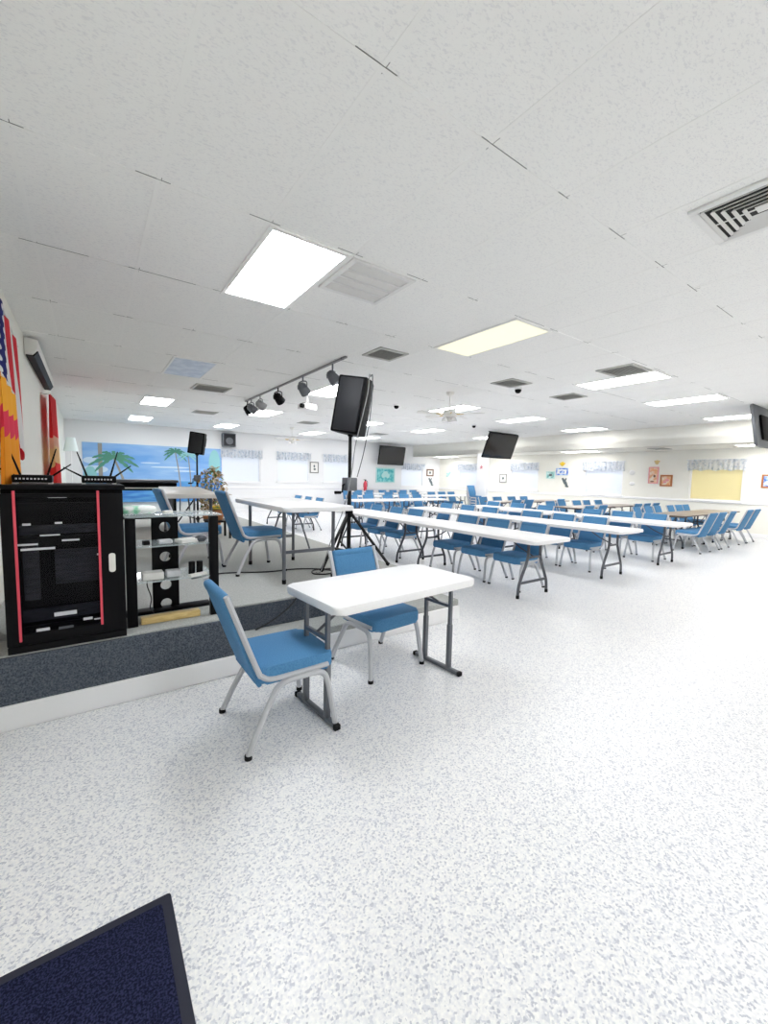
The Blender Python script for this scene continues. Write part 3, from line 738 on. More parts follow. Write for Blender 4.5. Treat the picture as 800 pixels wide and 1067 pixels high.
# ------------------------------------------------------------------ glass media stand
def media_stand():
    x0, y0 = 0.172, 3.12
    t = thing('media_stand', 'black media stand with glass shelves between the rack and the stage table', 'stand', (x0, y0, SZ), 0)
    W_, D_, HT = 0.585, 0.36, 0.735
    obj('glass_top', MB().box((W_/2+0.008, D_/2-0.005, HT), (W_+0.015, D_+0.02, 0.009), bev=0.003), M['glass'], t)
    for x in (0.034, W_-0.036):
        obj('upright', MB().box((x, 0.03, HT/2-0.005), (0.060, 0.045, HT-0.01), bev=0.004), M['black'], t)
    for z in (0.53, 0.29):
        sh = obj('glass_shelf', MB().box((W_/2, D_/2+0.01, z), (W_-0.05, D_-0.02, 0.008)), M['glass'], t)
    # back column with four round cable holes: built as strips around octagonal openings
    b = MB(); xc, yb, hw = 0.273, 0.31, 0.088
    holes = [0.627, 0.404, 0.190, 0.050]; hr = 0.037
    zs = 0.0
    bound = [-0.0]+[(holes[k]+holes[k+1])/2 for k in range(3)][::-1]+[HT-0.02]
    for k, hz in enumerate(holes[::-1]):
        z0, z1 = bound[k], bound[k+1]; n = 24
        ring, out = [], []
        for a in range(n):
            an = 2*PI*a/n; ca, sa = math.cos(an), math.sin(an)
            ring.append((hr*ca, hr*sa))
            fx = hw/abs(ca) if abs(ca) > 1e-6 else 1e9
            fz = ((z1-hz) if sa > 0 else (hz-z0))/abs(sa) if abs(sa) > 1e-6 else 1e9
            f = min(fx, fz); out.append((f*ca, f*sa))
        cs = [(hw, z1-hz), (-hw, z1-hz), (-hw, z0-hz), (hw, z0-hz)]
        for fy in (0, 0.018):
            R = [b.b.verts.new((xc+p[0], yb+fy, hz+p[1])) for p in ring]; O = [b.b.verts.new((xc+p[0], yb+fy, hz+p[1])) for p in out]
            for a in range(n): b.b.faces.new((R[a], R[(a+1) % n], O[(a+1) % n], O[a]))
            for c_ in cs:    # corner triangles
                an = math.atan2(c_[1], c_[0]) % (2*PI); a = int(an/(2*PI/n)) % n
                v = b.b.verts.new((xc+c_[0], yb+fy, hz+c_[1]))
                b.b.faces.new((O[a], O[(a+1) % n], v))
            if fy == 0: R0 = R
            else:
                for a in range(n): b.b.faces.new((R0[a], R0[(a+1) % n], R[(a+1) % n], R[a]))
    obj('back_column', b, M['black'], t, smooth=False)
    obj('base', MB().box((W_/2-0.01, 0.30, 0.012), (W_, 0.10, 0.024), bev=0.004), M['black'], t)
    return t
media_stand()
gx, gy = 0.165, 3.12
tag(obj('wooden_board', MB().box((gx+0.275, gy+0.06, SZ+0.024), (0.37, 0.07, 0.045), bev=0.004), M['gold']), 'golden pine board lying between the feet of the glass media stand', 'board')
def pack(x, y, z, d, mt, name, label, cat, rz=0, bev=0.012):
    o = obj(name, MB().box((0, 0, d[2]/2), d, bev=bev, seg=3), mt); o.location = (x, y, z); o.rotation_euler = (0, 0, rz)
    return tag(o, label, cat)
zt = SZ+0.741
pack(gx+0.10, gy+0.20, zt, (0.21, 0.15, 0.055), M['greenpk'], 'wipes_pack', 'green and white soft pack lying on the media stand top', 'package', 0.1, 0.024)
pack(gx+0.275, gy+0.12, zt, (0.055, 0.045, 0.022), M['offw'], 'small_box', 'tiny white box with a red spot on the media stand top', 'box', 0.2, 0.003)
zs_ = SZ+0.535
pack(gx+0.135, gy+0.09, zs_, (0.04, 0.04, 0.03), M['black'], 'power_adapter', 'black power adapter on the upper glass shelf at left', 'adapter', 0.2, 0.004)
pack(gx+0.25, gy+0.10, zs_, (0.09, 0.06, 0.03), M['led'], 'silver_box', 'silver rounded box in the middle of the upper glass shelf', 'box', 0.1, 0.01)
pack(gx+0.39, gy+0.10, zs_, (0.13, 0.09, 0.026), M['paper'], 'paper_stack', 'white crumpled papers on the upper glass shelf', 'paper', 0.4, 0.004)
o = obj('computer_mouse', MB().ball((0, 0, 0.016), 0.035, (1.25, 0.85, 0.7)), M['greyleg']); o.location = (gx+0.485, gy+0.10, zs_+0.004); tag(o, 'dark grey rounded gadget at the right of the upper glass shelf', 'gadget')
zl = SZ+0.295
pack(gx+0.17, gy+0.10, zl, (0.13, 0.10, 0.05), M['offw'], 'white_device', 'pale box device at the left of the lower glass shelf', 'device', 0.0, 0.006)
pack(gx+0.30, gy+0.12, zl, (0.09, 0.08, 0.045), M['led'], 'silver_box', 'silver box in the middle of the lower glass shelf', 'box', 0.0, 0.006)
for k, xx in enumerate((0.425, 0.478)):
    o = obj('black_cup', MB().lathe([(0.0215, 0), (0.0225, 0.004), (0.0225, 0.088), (0.0195, 0.092)]), M['black']); o.location = (gx+xx, gy+0.12, zl)
    tag(o, ('left', 'right')[k]+' of two black cups on the lower glass shelf', 'cup', 'black cups')
pack(gx+0.45, gy+0.045, zl, (0.13, 0.04, 0.018), M['paper'], 'paper_stack', 'folded white paper in front of the black cups', 'paper', 0.4, 0.003)
tag(obj('stand_cable', MB().tube([(gx+0.16, gy+0.22, SZ+0.285), (gx+0.15, gy+0.25, SZ+0.22), (gx+0.175, gy+0.25, SZ+0.12), (gx+0.165, gy+0.24, SZ+0.05), (gx+0.19, gy+0.25, SZ+0.008)], 0.004, 6, sub=5), M['rubber']),
    'thin black cord hanging below the lower glass shelf', 'cable')

# ------------------------------------------------------------------ flags, air conditioner, lamp at the left wall
def draped(name, par, mt, y0, y1, zt0, zt1, zb0, zb1, x, folds, amp, seed, nu=60, nv=28):
    """cloth hanging from a horizontal rod: u runs along the wall, v downwards; deep vertical folds"""
    bm = bmesh.new(); uvl = bm.loops.layers.uv.new('uv'); rnd = random.Random(seed); G = []
    ph = [rnd.uniform(0, 6) for _ in range(4)]
    for i in range(nu+1):
        u = i/nu; row = []
        for j in range(nv+1):
            v = j/nv
            zt_ = zt0+(zt1-zt0)*u
            zb = zb0+(zb1-zb0)*u + 0.07*math.sin(u*folds*2*PI+ph[0])
            y = y0+(y1-y0)*u+0.03*math.sin(v*4+u*9+ph[1])*v
            xx = x+amp*math.sin(u*folds*2*PI+ph[2]+0.8*v)*(0.35+0.65*v)
            row.append(bm.verts.new((xx, y, zt_+(zb-zt_)*v)))
        G.append(row)
    for i in range(nu):
        for j in range(nv):
            f = bm.faces.new((G[i][j], G[i+1][j], G[i+1][j+1], G[i][j+1]))
            for lp, (a, c_) in zip(f.loops, ((i, j), (i+1, j), (i+1, j+1), (i, j+1))):
                lp[uvl].uv = (a/nu, 1-c_/nv)
    bmesh.ops.solidify(bm, geom=list(bm.faces), thickness=0.003)
    me = bpy.data.meshes.new(name); bm.to_mesh(me); bm.free()
    for p in me.polygons: p.use_smooth = True
    return obj(name, me, mt, par)
def flag(label, x, y0, y1, zt0, zt1, zb0, zb1, folds, amp, seed, mt):
    t = thing('flag', label, 'flag', (x, y0, zb0), 0)
    L_ = y1-y0
    obj('rod', MB().tube([(0, -0.03, zt0-zb0+0.004), (0, L_+0.02, zt1-zb0+0.004)], 0.006, 8), M['offw'], t)
    bk = MB()
    bk.box(((XL-x)/2+0.004, 0.06, zt0-zb0), (abs(XL-x)-0.008, 0.012, 0.012))
    obj('wall_bracket', bk, M['offw'], t)
    draped('cloth', t, mt, 0, L_, zt0-zb0, zt1-zb0, 0, zb1-zb0, 0, folds, amp, seed)
    return t
flag('striped and starred flag hanging at the left edge of the picture', -0.47, 3.15, 4.84, 2.72, 2.50, 1.28, 1.62, 5, 0.035, 1, M['flag'])
M['cloth_y'] = band_material('yellow_red_cloth', [(0, (0.80, 0.05, 0.10)), (0.15, (0.90, 0.42, 0.05)), (0.62, (0.80, 0.08, 0.14)), (0.78, (0.90, 0.50, 0.06))])
flag('orange and red flag below the starred flag at the left edge', -0.38, 3.08, 3.62, 1.98, 1.92, 1.12, 1.22, 3, 0.025, 4, M['cloth_y'])
M['cloth_r'] = band_material('red_white_yellow_cloth', [(0, (0.80, 0.07, 0.07)), (0.26, (0.90, 0.66, 0.36)), (0.45, (0.88, 0.55, 0.42)), (0.56, (0.82, 0.07, 0.08))])
flag('narrow red and yellow flag hanging beside the wall air conditioner', -0.47, 8.35, 9.75, 2.62, 2.72, 1.15, 1.10, 4, 0.05, 9, M['cloth_r'])
def aircon():
    t = thing('air_conditioner', 'long white wall air conditioner unit high on the left wall', 'air conditioner', (XL, 6.5, 2.80), 0)
    L_ = 2.7
    obj('casing', MB().prism([(0.006, 0), (0.075, 0.0), (0.125, 0.06), (0.13, 0.17), (0.006, 0.19)], 0, L_, Matrix(((1, 0, 0, 0), (0, 0, 1, 0), (0, 1, 0, 0), (0, 0, 0, 1))), bev=0.01), M['offw'], t)
    obj('air_slot', MB().prism([(0.012, -0.012), (0.088, -0.012), (0.128, 0.05), (0.118, 0.06), (0.012, 0.02)], 0.06, L_-0.06, Matrix(((1, 0, 0, 0), (0, 0, 1, 0), (0, 1, 0, 0), (0, 0, 0, 1)))), M['black'], t)
    return t
aircon()
t = thing('floor_lamp', 'pale aqua shaded lamp near the left end of the palm mural', 'lamp', (-0.38, 14.0, SZ), 0)
obj('base', MB().lathe([(0.14, 0), (0.14, 0.02), (0.03, 0.04)]), M['trim'], t)
obj('pole', MB().cyl((0, 0, 0.03), (0, 0, 1.62), 0.014), M['trim'], t)
obj('lamp_shade', MB().lathe([(0.165, 1.54), (0.10, 1.90), (0.095, 1.90), (0.16, 1.545)]), M['shade'], t)

# ------------------------------------------------------------------ mural on the far wall (a flat printed backdrop)
def mural():
    x0, x1, z0, z1 = -0.16, 4.0, 0.44, 2.34
    y = YF-0.03
    t = thing('beach_mural', 'blue beach mural with palm trees on the far left wall', 'mural', (0, y, 0), 0)
    obj('sky_panel', MB().box(((x0+x1)/2, 0.01, (z0+z1)/2), (x1-x0, 0.02, z1-z0)), M['sky'], t, smooth=False)
    obj('sea_band', MB().box(((x0+x1)/2, -0.003, (z0+1.15)/2), (x1-x0, 0.006, 1.15-z0)), M['sea'], t, smooth=False)
    for cx, cz, sx, sz in ((2.3, 1.62, 0.6, 0.03), (2.75, 1.50, 0.35, 0.025), (1.7, 1.75, 0.3, 0.02), (0.15, 1.5, 0.35, 0.12), (0.05, 1.78, 0.2, 0.1)):
        obj('painted_cloud', MB().ball((cx, -0.001, cz), 1, (sx, 0.003, sz), 16), M['cloud'], t)
    def palm_(xb, zb, xt, zt__, size, lm, tm, n=9, seed=0):
        rnd = random.Random(seed)
        tr = MB().tube([(xb, 0, zb), ((xb+xt)/2+0.02, 0, (zb+zt__)/2), (xt, 0, zt__)], [0.035*size, 0.028*size, 0.022*size], 8, sub=4)
        bmesh.ops.transform(tr.b, matrix=Matrix.Translation((0, -0.006, 0)) @ Matrix.Diagonal((1, 0.1, 1, 1)), verts=tr.b.verts)
        obj('painted_trunk', tr, tm, t)
        f = MB()
        for k in range(n):
            a = -0.5+(PI+1.0)*k/(n-1); ln = size*(0.5+0.12*rnd.random()); pts = []; rr = []
            yk = -0.013-0.005*((k*4) % n)
            for q in range(9):
                s = q/8; pts.append(Vector((xt+math.cos(a)*ln*s, yk, zt__+math.sin(a)*ln*s*0.75-0.42*ln*s*s))); rr.append(size*(0.010+0.045*math.sin(PI*min(1, s*0.92+0.06)))*(1.0 if q % 2 else 0.6))
            R4 = []
            for q in range(9):
                tg = (pts[min(q+1, 8)]-pts[max(q-1, 0)]).normalized(); nn = Vector((-tg.z, 0, tg.x))*rr[q]; dy = Vector((0, 0.004, 0))
                R4.append([f.b.verts.new(p) for p in (pts[q]-nn, pts[q]+nn, pts[q]+nn+dy, pts[q]-nn+dy)])
            for A, B in zip(R4, R4[1:]):
                for e in range(4): f.b.faces.new((A[e], A[(e+1) % 4], B[(e+1) % 4], B[e]))
            f.b.faces.new(R4[0][::-1]); f.b.faces.new(R4[-1])
        obj('painted_fronds', f, lm, t, smooth=False)
    palm_(0.98, 0.9, 0.66, 1.88, 1.15, M['palm'], M['ptrunk'], seed=1)
    palm_(2.62, 0.8, 2.46, 2.16, 0.68, M['palm'], M['ptrunk'], seed=2)
    palm_(2.95, 0.8, 2.86, 2.08, 0.60, M['pteal'], M['ptrunk'], seed=3)
    obj('painted_trunk', MB().box((0.30, -0.008, 1.55), (0.11, 0.004, 1.55)), M['ptrunk'], t)
    obj('painted_foliage', MB().ball((3.75, -0.004, 1.8), 1, (0.2, 0.004, 0.5)), M['pteal'], t)
    obj('painted_foliage', MB().ball((0.03, -0.004, 1.25), 1, (0.18, 0.004, 0.35)), M['pteal'], t)
    return t
mural()
t = thing('wall_loudspeaker', 'square grey loudspeaker box high on the far wall right of the mural', 'speaker', (4.23, YF, 2.44), 0)
obj('cabinet', MB().box((0, -0.14, 0.24), (0.46, 0.24, 0.48), bev=0.01), M['steel'], t)
obj('grille', MB().box((0, -0.266, 0.24), (0.40, 0.012, 0.42), bev=0.004), M['grille'], t)
obj('woofer', MB().lathe([(0.13, 0), (0.14, 0.008), (0.12, 0.014), (0.05, 0.006)], n=24).__class__() if False else MB().tube([(0, -0.272, 0.20), (0, -0.280, 0.20)], [0.13, 0.10], 24), M['steel'], t)
obj('wall_bracket', MB().box((0, -0.012, 0.24), (0.2, 0.024, 0.2)), M['black'], t)

# ------------------------------------------------------------------ plants at the back of the stage
def foliage(name, label, loc):
    t = thing(name, label, 'plant', loc, 0)
    obj('pot', MB().lathe([(0.12, 0), (0.15, 0.22), (0.165, 0.22), (0.165, 0.27), (0.14, 0.27), (0.13, 0.24)]), M['terracotta'], t)
    tr = MB(); rnd = random.Random(3)
    tips = []
    for k in range(11):
        a = rnd.uniform(0, 2*PI); r = rnd.uniform(0.05, 0.26); z = rnd.uniform(0.5, 1.05)
        p = (r*math.cos(a), r*math.sin(a), z); tips.append(p)
        tr.tube([(0, 0, 0.22), (p[0]*0.4, p[1]*0.4, 0.22+(z-0.22)*0.6), p], [0.012, 0.008, 0.003], 6)
    obj('stems', tr, M['bark'], t)
    for mm, nm, cnt in (('leafa', 'tan_leaves', 170), ('leafb', 'cream_leaves', 150), ('leafg', 'green_leaves', 60)):
        b = MB()
        for k in range(cnt):
            z = rnd.uniform(0.32, 1.12); rad = 0.27*math.sin(PI*min(1, max(0.08, (1.16-z)/1.0)))**0.7*math.sqrt(rnd.random())
            a = rnd.uniform(0, 2*PI); c_ = Vector((rad*math.cos(a), rad*math.sin(a), z))
            R = Matrix.Rotation(rnd.uniform(0, 6.3), 3, 'Z') @ Matrix.Rotation(rnd.uniform(-1.2, 1.2), 3, 'Y')
            l_, w_ = rnd.uniform(0.06, 0.11), rnd.uniform(0.022, 0.035)
            vs = [b.b.verts.new(c_+R @ Vector(p)) for p in ((0, 0, 0), (l_*0.4, w_, 0.008), (l_, 0, -0.012), (l_*0.4, -w_, 0.008))]
            b.b.faces.new((vs[0], vs[1], vs[2])); b.b.faces.new((vs[0], vs[2], vs[3]))
        lf = obj(nm, b, M[mm], t, smooth=False); lf['kind'] = 'stuff'
    return t
def plant_stand(x, y, h, label):
    t = thing('plant_stand', label, 'stand', (x, y, SZ), 0)
    obj('shelf', MB().box((0, 0, h-0.015), (0.36, 0.36, 0.03), bev=0.005), M['black'], t)
    for a in (-1, 1):
        for c_ in (-1, 1): obj('leg', MB().box((a*0.15, c_*0.15, (h-0.03)/2), (0.03, 0.03, h-0.03)), M['black'], t)
foliage('autumn_plant', 'bushy autumn coloured plant behind the beige stage table', (1.80, 7.9, SZ))
plant_stand(1.66, 6.95, 0.29, 'black stand under the yellow flowers behind the beige table')
t = thing('potted_flowers', 'yellow flowers in a terracotta pot just behind the blue stage chair', 'plant', (1.66, 6.95, SZ+0.29), 0)
obj('pot', MB().lathe([(0.075, 0), (0.10, 0.13), (0.112, 0.13), (0.112, 0.165), (0.09, 0.165), (0.08, 0.14)]), M['terracotta'], t)
obj('leaves', MB().ball((0, 0, 0.17), 0.105, (1, 1, 0.45)), M['leafg'], t)
b = MB(); rnd = random.Random(5)
for k in range(34):
    a = rnd.uniform(0, 2*PI); r = 0.125*math.sqrt(rnd.random()); z = 0.215+0.03*rnd.random()-r*0.25
    for q in range(5):
        b.ball((r*math.cos(a)+0.016*math.cos(q*1.257), r*math.sin(a)+0.016*math.sin(q*1.257), z), 0.012, (1, 1, 0.5), 6)
obj('blossoms', b, M['yellow'], t)['kind'] = 'stuff'

# ------------------------------------------------------------------ ceiling-hung equipment
# track rail with spotlights
t = thing('lighting_track', 'grey lighting track on the ceiling above the stage', 'track', (2.78, 0, CEIL), 0)
obj('rail', MB().box((0, 7.0, -0.012), (0.035, 4.3, 0.024), bev=0.003), M['louv'], t)
for y in (4.95, 9.05): obj('end_cap', MB().box((0, y, -0.012), (0.04, 0.03, 0.03), bev=0.003), M['steel'], t)
SPL = ['black spotlight at the end of the track nearest the big speaker', 'grey spotlight on the track, second from the big speaker', 'black spotlight in the middle of the track',
       'pale grey spotlight on the track, third from its far end', 'grey spotlight on the track beside the farthest one', 'black spotlight at the far end of the track']
for k, (y, mm, aim, yw) in enumerate(((5.22, 'steel', 0.9, -0.5), (6.2, 'steel', 0.7, 0.4), (7.25, 'black', 0.6, 0.5), (8.2, 'louv', 0.5, 0.2), (8.75, 'steel', 0.5, 0.3), (9.02, 'black', 0.9, 0.0))):
    s = thing('spotlight', SPL[k], 'spotlight', (2.78, y if k < 5 else 9.0, CEIL-0.024), yw, 'track spotlights')
    obj('adapter', MB().cyl((0, 0, 0), (0, 0, -0.07), 0.012), M[mm], s)
    yk = MB(); yk.tube([(0, -0.085, -0.17), (0, -0.085, -0.10), (0, -0.05, -0.07), (0, 0.05, -0.07), (0, 0.085, -0.10), (0, 0.085, -0.17)], 0.009, 6, sub=3)
    obj('yoke', yk, M[mm], s)
    hd = MB().tube([(-0.085, 0, 0), (-0.05, 0, 0), (0.03, 0, 0), (0.10, 0, 0), (0.102, 0, 0), (0.06, 0, 0)], [0.035, 0.06, 0.078, 0.084, 0.070, 0.06], 18)
    bmesh.ops.transform(hd.b, matrix=Matrix.Translation((0, 0, -0.175)) @ Matrix.Rotation(aim, 4, 'Y'), verts=hd.b.verts)
    h_ = obj('lamp_head', hd, M[mm], s)
    fn = MB()
    for q in range(3): fn.tube([(-0.03-q*0.017, 0, 0), (-0.036-q*0.017, 0, 0)], 0.078-q*0.01, 18)
    bmesh.ops.transform(fn.b, matrix=Matrix.Translation((0, 0, -0.175)) @ Matrix.Rotation(aim, 4, 'Y'), verts=fn.b.verts)
    obj('cooling_fins', fn, M[mm], h_)
# projector
t = thing('projector', 'white projector hanging from the ceiling left of the big speaker', 'projector', (3.55, 7.7, CEIL), math.radians(20))
obj('ceiling_plate', MB().box((0, 0, -0.01), (0.14, 0.14, 0.02), bev=0.003), M['trim'], t)
obj('mount_pole', MB().cyl((0, 0, -0.015), (0, 0, -0.16), 0.018), M['trim'], t)
obj('bracket', MB().box((0.05, 0, -0.15), (0.03, 0.16, 0.02)).box((-0.05, 0, -0.15), (0.03, 0.16, 0.02)), M['black'], t)
obj('body', MB().box((0, 0, -0.22), (0.30, 0.24, 0.11), bev=0.015, seg=3), M['trim'], t)
obj('lens', MB().cyl((-0.13, -0.04, -0.22), (-0.21, -0.04, -0.22), 0.042, 16), M['black'], t)
# dome cameras
for (x, y, lb) in ((6.0, 4.6, 'black dome camera on the ceiling between two grey vents'), (5.44, 7.3, 'black dome camera on the ceiling right of the big speaker'), (9.1, 8.45, 'tiny black dome camera on the ceiling above the large television')):
    t = thing('dome_camera', lb, 'camera', (x, y, CEIL), 0, 'dome cameras')
    obj('mount_ring', MB().lathe([(0.06, -0.03), (0.065, -0.02), (0.065, 0.0)]), M['trim'], t)
    obj('dome', MB().ball((0, 0, -0.04), 0.055, (1, 1, 1)), M['black'], t)
# ceiling fans
def fan(x, y, rz, label):
    t = thing('ceiling_fan', label, 'fan', (x, y, CEIL), rz, 'ceiling fans')
    obj('canopy', MB().lathe([(0.03, -0.07), (0.06, -0.05), (0.075, 0.0)]), M['fan'], t)
    obj('rod', MB().cyl((0, 0, -0.05), (0, 0, -0.32), 0.012), M['fan'], t)
    obj('motor', MB().lathe([(0.05, -0.46), (0.11, -0.44), (0.13, -0.39), (0.11, -0.33), (0.04, -0.31)]), M['fan'], t)
    for k in range(5):
        a = 2*PI*k/5; R = Matrix.Rotation(a, 4, 'Z')
        bl = MB().prism([(0.20, -0.05), (0.60, -0.068), (0.63, -0.04), (0.63, 0.04), (0.60, 0.068), (0.20, 0.05)], -0.004, 0.004, R @ Matrix.Translation((0, 0, -0.39)) @ Matrix.Rotation(0.2, 4, 'X'))
        bd = obj('blade', bl, M['fan'], t, smooth=False)
        ar = MB().tube([(0.11, 0, -0.39), (0.17, 0, -0.40), (0.26, 0, -0.395)], 0.010, 6); bmesh.ops.transform(ar.b, matrix=R, verts=ar.b.verts)
        obj('blade_arm', ar, M['brass'], bd)
    lk = obj('light_kit', MB().lathe([(0.03, -0.52), (0.06, -0.50), (0.05, -0.455)]), M['fan'], t)
    for k in range(3):
        a = 2*PI*k/3+0.5; obj('glass_shade', MB().lathe([(0.02, -0.455), (0.035, -0.47), (0.055, -0.53), (0.05, -0.53)], (0.10*math.cos(a), 0.10*math.sin(a), 0)), M['trim'], lk)
fan(5.40, 5.62, 0.3, 'ivory ceiling fan in the middle of the hall')
fan(5.5, 13.1, 0.8, 'white ceiling fan near the far windows')

# televisions
def television(x0, x1, y, zc, tilt, label, flip=False, shell='black'):
    wd = x1-x0; h = wd*0.57
    t = thing('television', label, 'television', ((x0+x1)/2, y, CEIL), PI if flip else 0, 'ceiling hung televisions')
    dz = zc-CEIL
    R = Matrix.Translation((0, 0, dz)) @ Matrix.Rotation(-tilt, 4, 'X')
    def tr(mb): bmesh.ops.transform(mb.b, matrix=R, verts=mb.b.verts); return mb
    obj('casing', tr(MB().box((0, 0.02, 0), (wd, 0.05, h), bev=0.006)), M[shell], t)
    obj('rear_hump', tr(MB().box((0, 0.06, -0.03), (wd*0.6, 0.05, h*0.6), bev=0.015)), M['black'], t)
    obj('top_bracket', tr(MB().box((0, 0.05, h/2+0.012), (wd*0.96, 0.10, 0.022), bev=0.004)), M['offw'] if flip else M['black'], t)
    obj('screen', tr(MB().box((0, -0.008, 0.006), (wd-0.03, 0.008, h-0.045))), M['screen'], t, smooth=False)
    obj('mount_pole', MB().cyl((0, 0.22, 0), (0, 0.22, dz+0.02), 0.022), M['offw'], t)
    obj('mount_arm', MB().tube([(0, 0.22, dz+0.05), (0, 0.08, dz)], 0.02, 8), M['black'], t)
    obj('ceiling_plate', MB().box((0, 0.22, -0.008), (0.2, 0.2, 0.016)), M['offw'], t)
    return t
television(10.16, 11.58, 8.9, 2.515, -0.36, 'large tilted television hanging near the slim white post')
television(10.80, 12.27, 15.72, 2.43, -0.20, 'tilted television mounted above the teal painting')
television(10.46, 11.90, 2.55, 2.60, -0.16, 'television seen from behind, hanging at the right edge of the picture', True, 'steel')

# ------------------------------------------------------------------ wall pictures
def picture(axis, pos, s0, s1, z0, z1, fm, pm, label, cat='picture', fw_=0.035, motif=None, mm=None, mat_w=0.0):
    sgn = -1
    c = ((s0+s1)/2, (z0+z1)/2); w_, h = s1-s0, z1-z0
    def P(a, dep, z): return (c[0]+a, pos-dep, c[1]+z) if axis == 'x' else (pos-dep, c[0]-a, c[1]+z)
    def D(a, dep, z): return (a, dep, z) if axis == 'x' else (dep, a, z)
    t = thing('framed_picture' if cat == 'picture' else cat, label, cat, P(0, 0, 0), 0)
    o = Vector(P(0, 0, 0))
    def L_(a, dep, z): return tuple(Vector(P(a, dep, z))-o)
    f = MB()
    for q in (-1, 1):
        f.box(L_(q*(w_-fw_)/2, 0.015, 0), D(fw_, 0.03, h)); f.box(L_(0, 0.015, q*(h-fw_)/2), D(w_-2*fw_, 0.03, fw_))
    obj('frame', f, fm, t, smooth=False)
    obj('print', MB().box(L_(0, 0.008, 0), D(w_-2*fw_, 0.014, h-2*fw_)), pm, t, smooth=False)
    if motif:
        b = MB()
        for a, z, ra, rz_ in motif: b.ball(L_(a*w_, 0.016, z*h), 1, (ra*w_, 0.004, rz_*h) if axis == 'x' else (0.004, ra*w_, rz_*h), 10)
        obj('motif', b, mm, t)
    return t
F0 = YF; R0 = XR
picture('x', F0, 10.9, 11.98, 1.19, 1.88, M['aqua'], M['teal'], 'large teal painting on the far wall under the farther television', fw_=0.05, motif=[(0, 0.08, 0.16, 0.2), (-0.12, -0.02, 0.1, 0.16), (0.12, -0.04, 0.1, 0.16)], mm=M['aqua'])
picture('x', F0, 7.55, 7.95, 1.55, 2.02, M['frame_g'], M['paper'], 'narrow framed drawing between two far windows left of the tripod pole', fw_=0.04, motif=[(0, 0.12, 0.1, 0.12), (0.05, -0.15, 0.14, 0.1)], mm=M['ink'])
picture('x', F0, 14.0, 14.46, 1.54, 1.90, M['frame_b'], M['paper'], 'small brown framed picture near the far corner', fw_=0.06, motif=[(0, 0, 0.16, 0.18)], mm=M['ink'])
picture('y', R0, 11.8, 12.18, 1.32, 1.70, M['frame_g'], M['paper'], 'small grey framed drawing under the large hanging television', fw_=0.035, motif=[(0, 0, 0.16, 0.16)], mm=M['ink'])
picture('y', R0, 9.5, 9.86, 1.53, 1.81, M['aqua'], M['greenp'], 'pale green picture left of the blue sign on the right wall', fw_=0.03, motif=[(0, 0, 0.22, 0.16)], mm=M['ink'])
picture('y', R0, 8.95, 9.44, 1.67, 1.94, M['bluep'], M['paper'], 'blue edged picture between the green picture and the wide white window', fw_=0.05, motif=[(0, -0.05, 0.22, 0.2)], mm=M['bluep'])
picture('y', R0, 5.85, 6.14, 1.43, 1.96, M['pink'], M['orangep'], 'tall orange picture on the right wall, left of a pair', fw_=0.03, motif=[(0.1, -0.05, 0.12, 0.08), (-0.1, -0.38, 0.2, 0.05)], mm=M['frame_b'])
picture('y', R0, 5.45, 5.79, 1.35, 1.71, M['frame_o'], M['orangep'], 'square brown framed orange picture beside the yellow blind', fw_=0.045, motif=[(0.08, 0.05, 0.15, 0.13), (-0.12, -0.12, 0.14, 0.1)], mm=M['pink'])
picture('y', R0, 2.75, 3.33, 1.38, 1.74, M['frame_o'], M['bluep'], 'blue framed picture at the right edge of the picture', fw_=0.04, motif=[(-0.1, -0.15, 0.3, 0.2)], mm=M['paper'])
# little reliefs: leaping fish, shells, sun
def relief(axis, pos, s, z, sc, mm, label, cat, shape):
    P = (s, pos-0.012, z) if axis == 'x' else (pos-0.012, s, z)
    b = MB()
    for a, zz, ra, rz_, rot in shape:
        g = bmesh.ops.create_uvsphere(b.b, u_segments=12, v_segments=8, radius=1)['verts']
        Mx = Matrix.Translation((a*sc, 0, zz*sc)) @ Matrix.Rotation(rot, 4, 'Y') @ Matrix.Diagonal((ra*sc, 0.012, rz_*sc, 1))
        if axis == 'y': Mx = Matrix.Rotation(-PI/2, 4, 'Z') @ Mx
        bmesh.ops.transform(b.b, matrix=Mx, verts=g)
    o = obj(cat.replace(' ', '_'), b, mm); o.location = P
    return tag(o, label, cat)
FISH = [(0, 0, 0.5, 0.2, 0.9), (0.25, -0.45, 0.25, 0.12, 0.2), (-0.25, 0.35, 0.25, 0.15, 0.9), (0.05, 0.35, 0.1, 0.22, 0.5)]
relief('y', R0, 9.05, 1.39, 0.32, M['ink'], 'grey leaping fish ornament below the blue edged picture', 'fish ornament', FISH)
relief('x', F0, 14.3, 1.26, 0.36, M['ink'], 'grey leaping fish ornament below the small brown framed picture', 'fish ornament', FISH)
relief('y', R0, 9.2, 2.10, 0.14, M['yellow'], 'small yellow sun ornament above the blue edged picture', 'sun ornament', [(0, 0, 0.6, 0.6, 0), (0.6, 0.1, 0.3, 0.2, 0), (-0.6, 0.1, 0.3, 0.2, 0)])
relief('y', R0, 5.92, 2.11, 0.10, M['gold'], 'tiny tan ornament above the tall orange picture', 'ornament', [(0, 0, 0.6, 0.7, 0), (0, 0.3, 0.9, 0.3, 0)])
relief('y', R0, 6.65, 1.78, 0.14, M['ventw'], 'upper of two pale plaques right of the wide white window', 'plaque', [(0, 0, 0.7, 0.6, 0)])
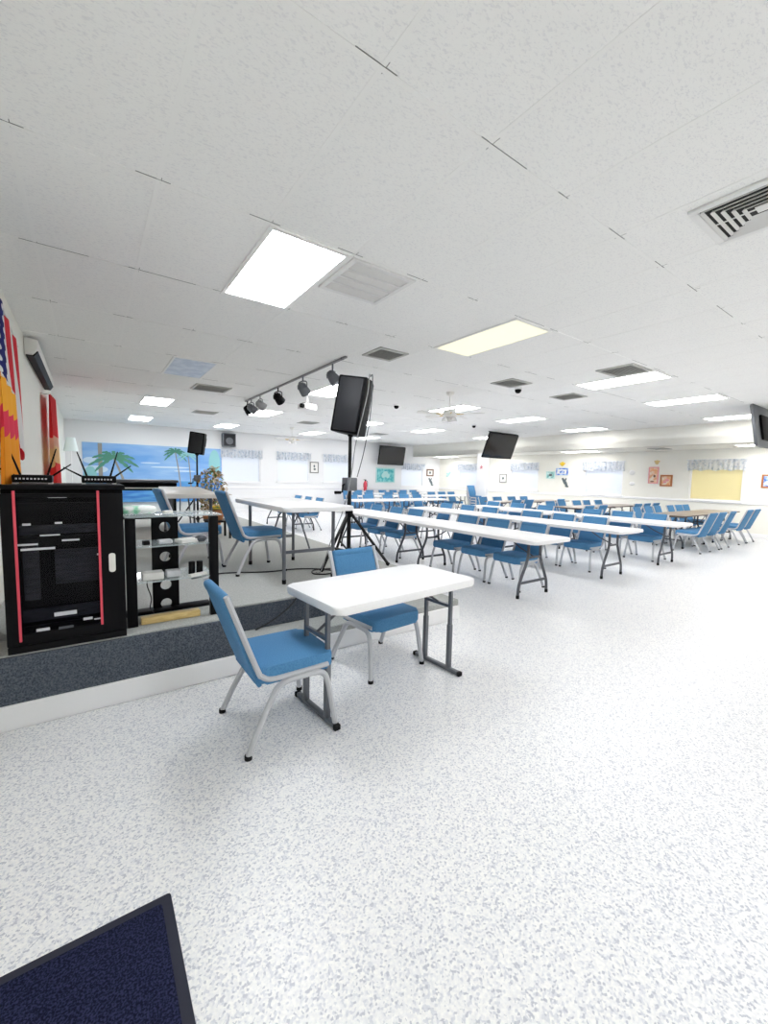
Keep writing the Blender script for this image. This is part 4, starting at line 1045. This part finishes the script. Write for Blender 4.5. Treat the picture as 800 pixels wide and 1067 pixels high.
relief('y', R0, 6.63, 1.41, 0.12, M['ventw'], 'lower of two pale plaques right of the wide white window', 'plaque', [(0, 0, 0.8, 0.5, 0)])
relief('y', R0, 15.45, 1.66, 0.22, M['aqua'], 'pale aqua wall ornament beside the far corner', 'ornament', [(0, 0, 0.6, 0.25, 0.4), (0.5, 0.3, 0.5, 0.25, -0.6), (-0.3, -0.4, 0.4, 0.2, 0)])
relief('y', R0, 12.95, 1.25, 0.16, M['ink'], 'dark handle-like ornament on the wall behind the slim white post', 'ornament', [(0, 0, 0.25, 0.8, 0.15)])
o = obj('star_ornament', MB().prism([(0.09*math.cos(PI/2+k*PI/5)*(1 if k % 2 == 0 else 0.45), 0.09*math.sin(PI/2+k*PI/5)*(1 if k % 2 == 0 else 0.45)) for k in range(10)], 0, 0.02, Matrix.Rotation(-PI/2, 4, 'Z') @ Matrix.Rotation(PI/2, 4, 'X')), M['pink'])
o.location = (12.918, 11.5, 1.93); tag(o, 'pink star ornament on the slim white post', 'ornament')
# fire extinguisher on the far wall
t = thing('fire_extinguisher', 'red fire extinguisher on the far wall left of the teal painting', 'fire extinguisher', (10.27, YF-0.09, 0.80), 0)
obj('cylinder', MB().lathe([(0.06, 0), (0.075, 0.02), (0.075, 0.36), (0.05, 0.43), (0.025, 0.45)]), M['red'], t)
obj('valve', MB().box((0, 0, 0.47), (0.05, 0.05, 0.05), bev=0.005).box((-0.03, 0, 0.51), (0.13, 0.02, 0.02)), M['black'], t)
obj('hose', MB().tube([(0.02, -0.02, 0.47), (0.09, -0.03, 0.42), (0.09, -0.03, 0.2)], 0.011, 8, sub=4), M['black'], t)
obj('bracket', MB().box((0, 0.08, 0.25), (0.1, 0.02, 0.2)), M['black'], t)

# ------------------------------------------------------------------ floor mat
t = thing('door_mat', 'dark navy mat at the bottom left corner of the picture', 'mat', (-0.19, 0.95, 0), 0)
obj('border', MB().prism(rrect(0.75, 1.075, 0.01, 2), 0, 0.006, bev=0.002), M['matb'], t)
obj('pile', MB().prism(rrect(0.69, 1.015, 0.01, 2), 0.004, 0.011, bev=0.003), M['mat_'], t)
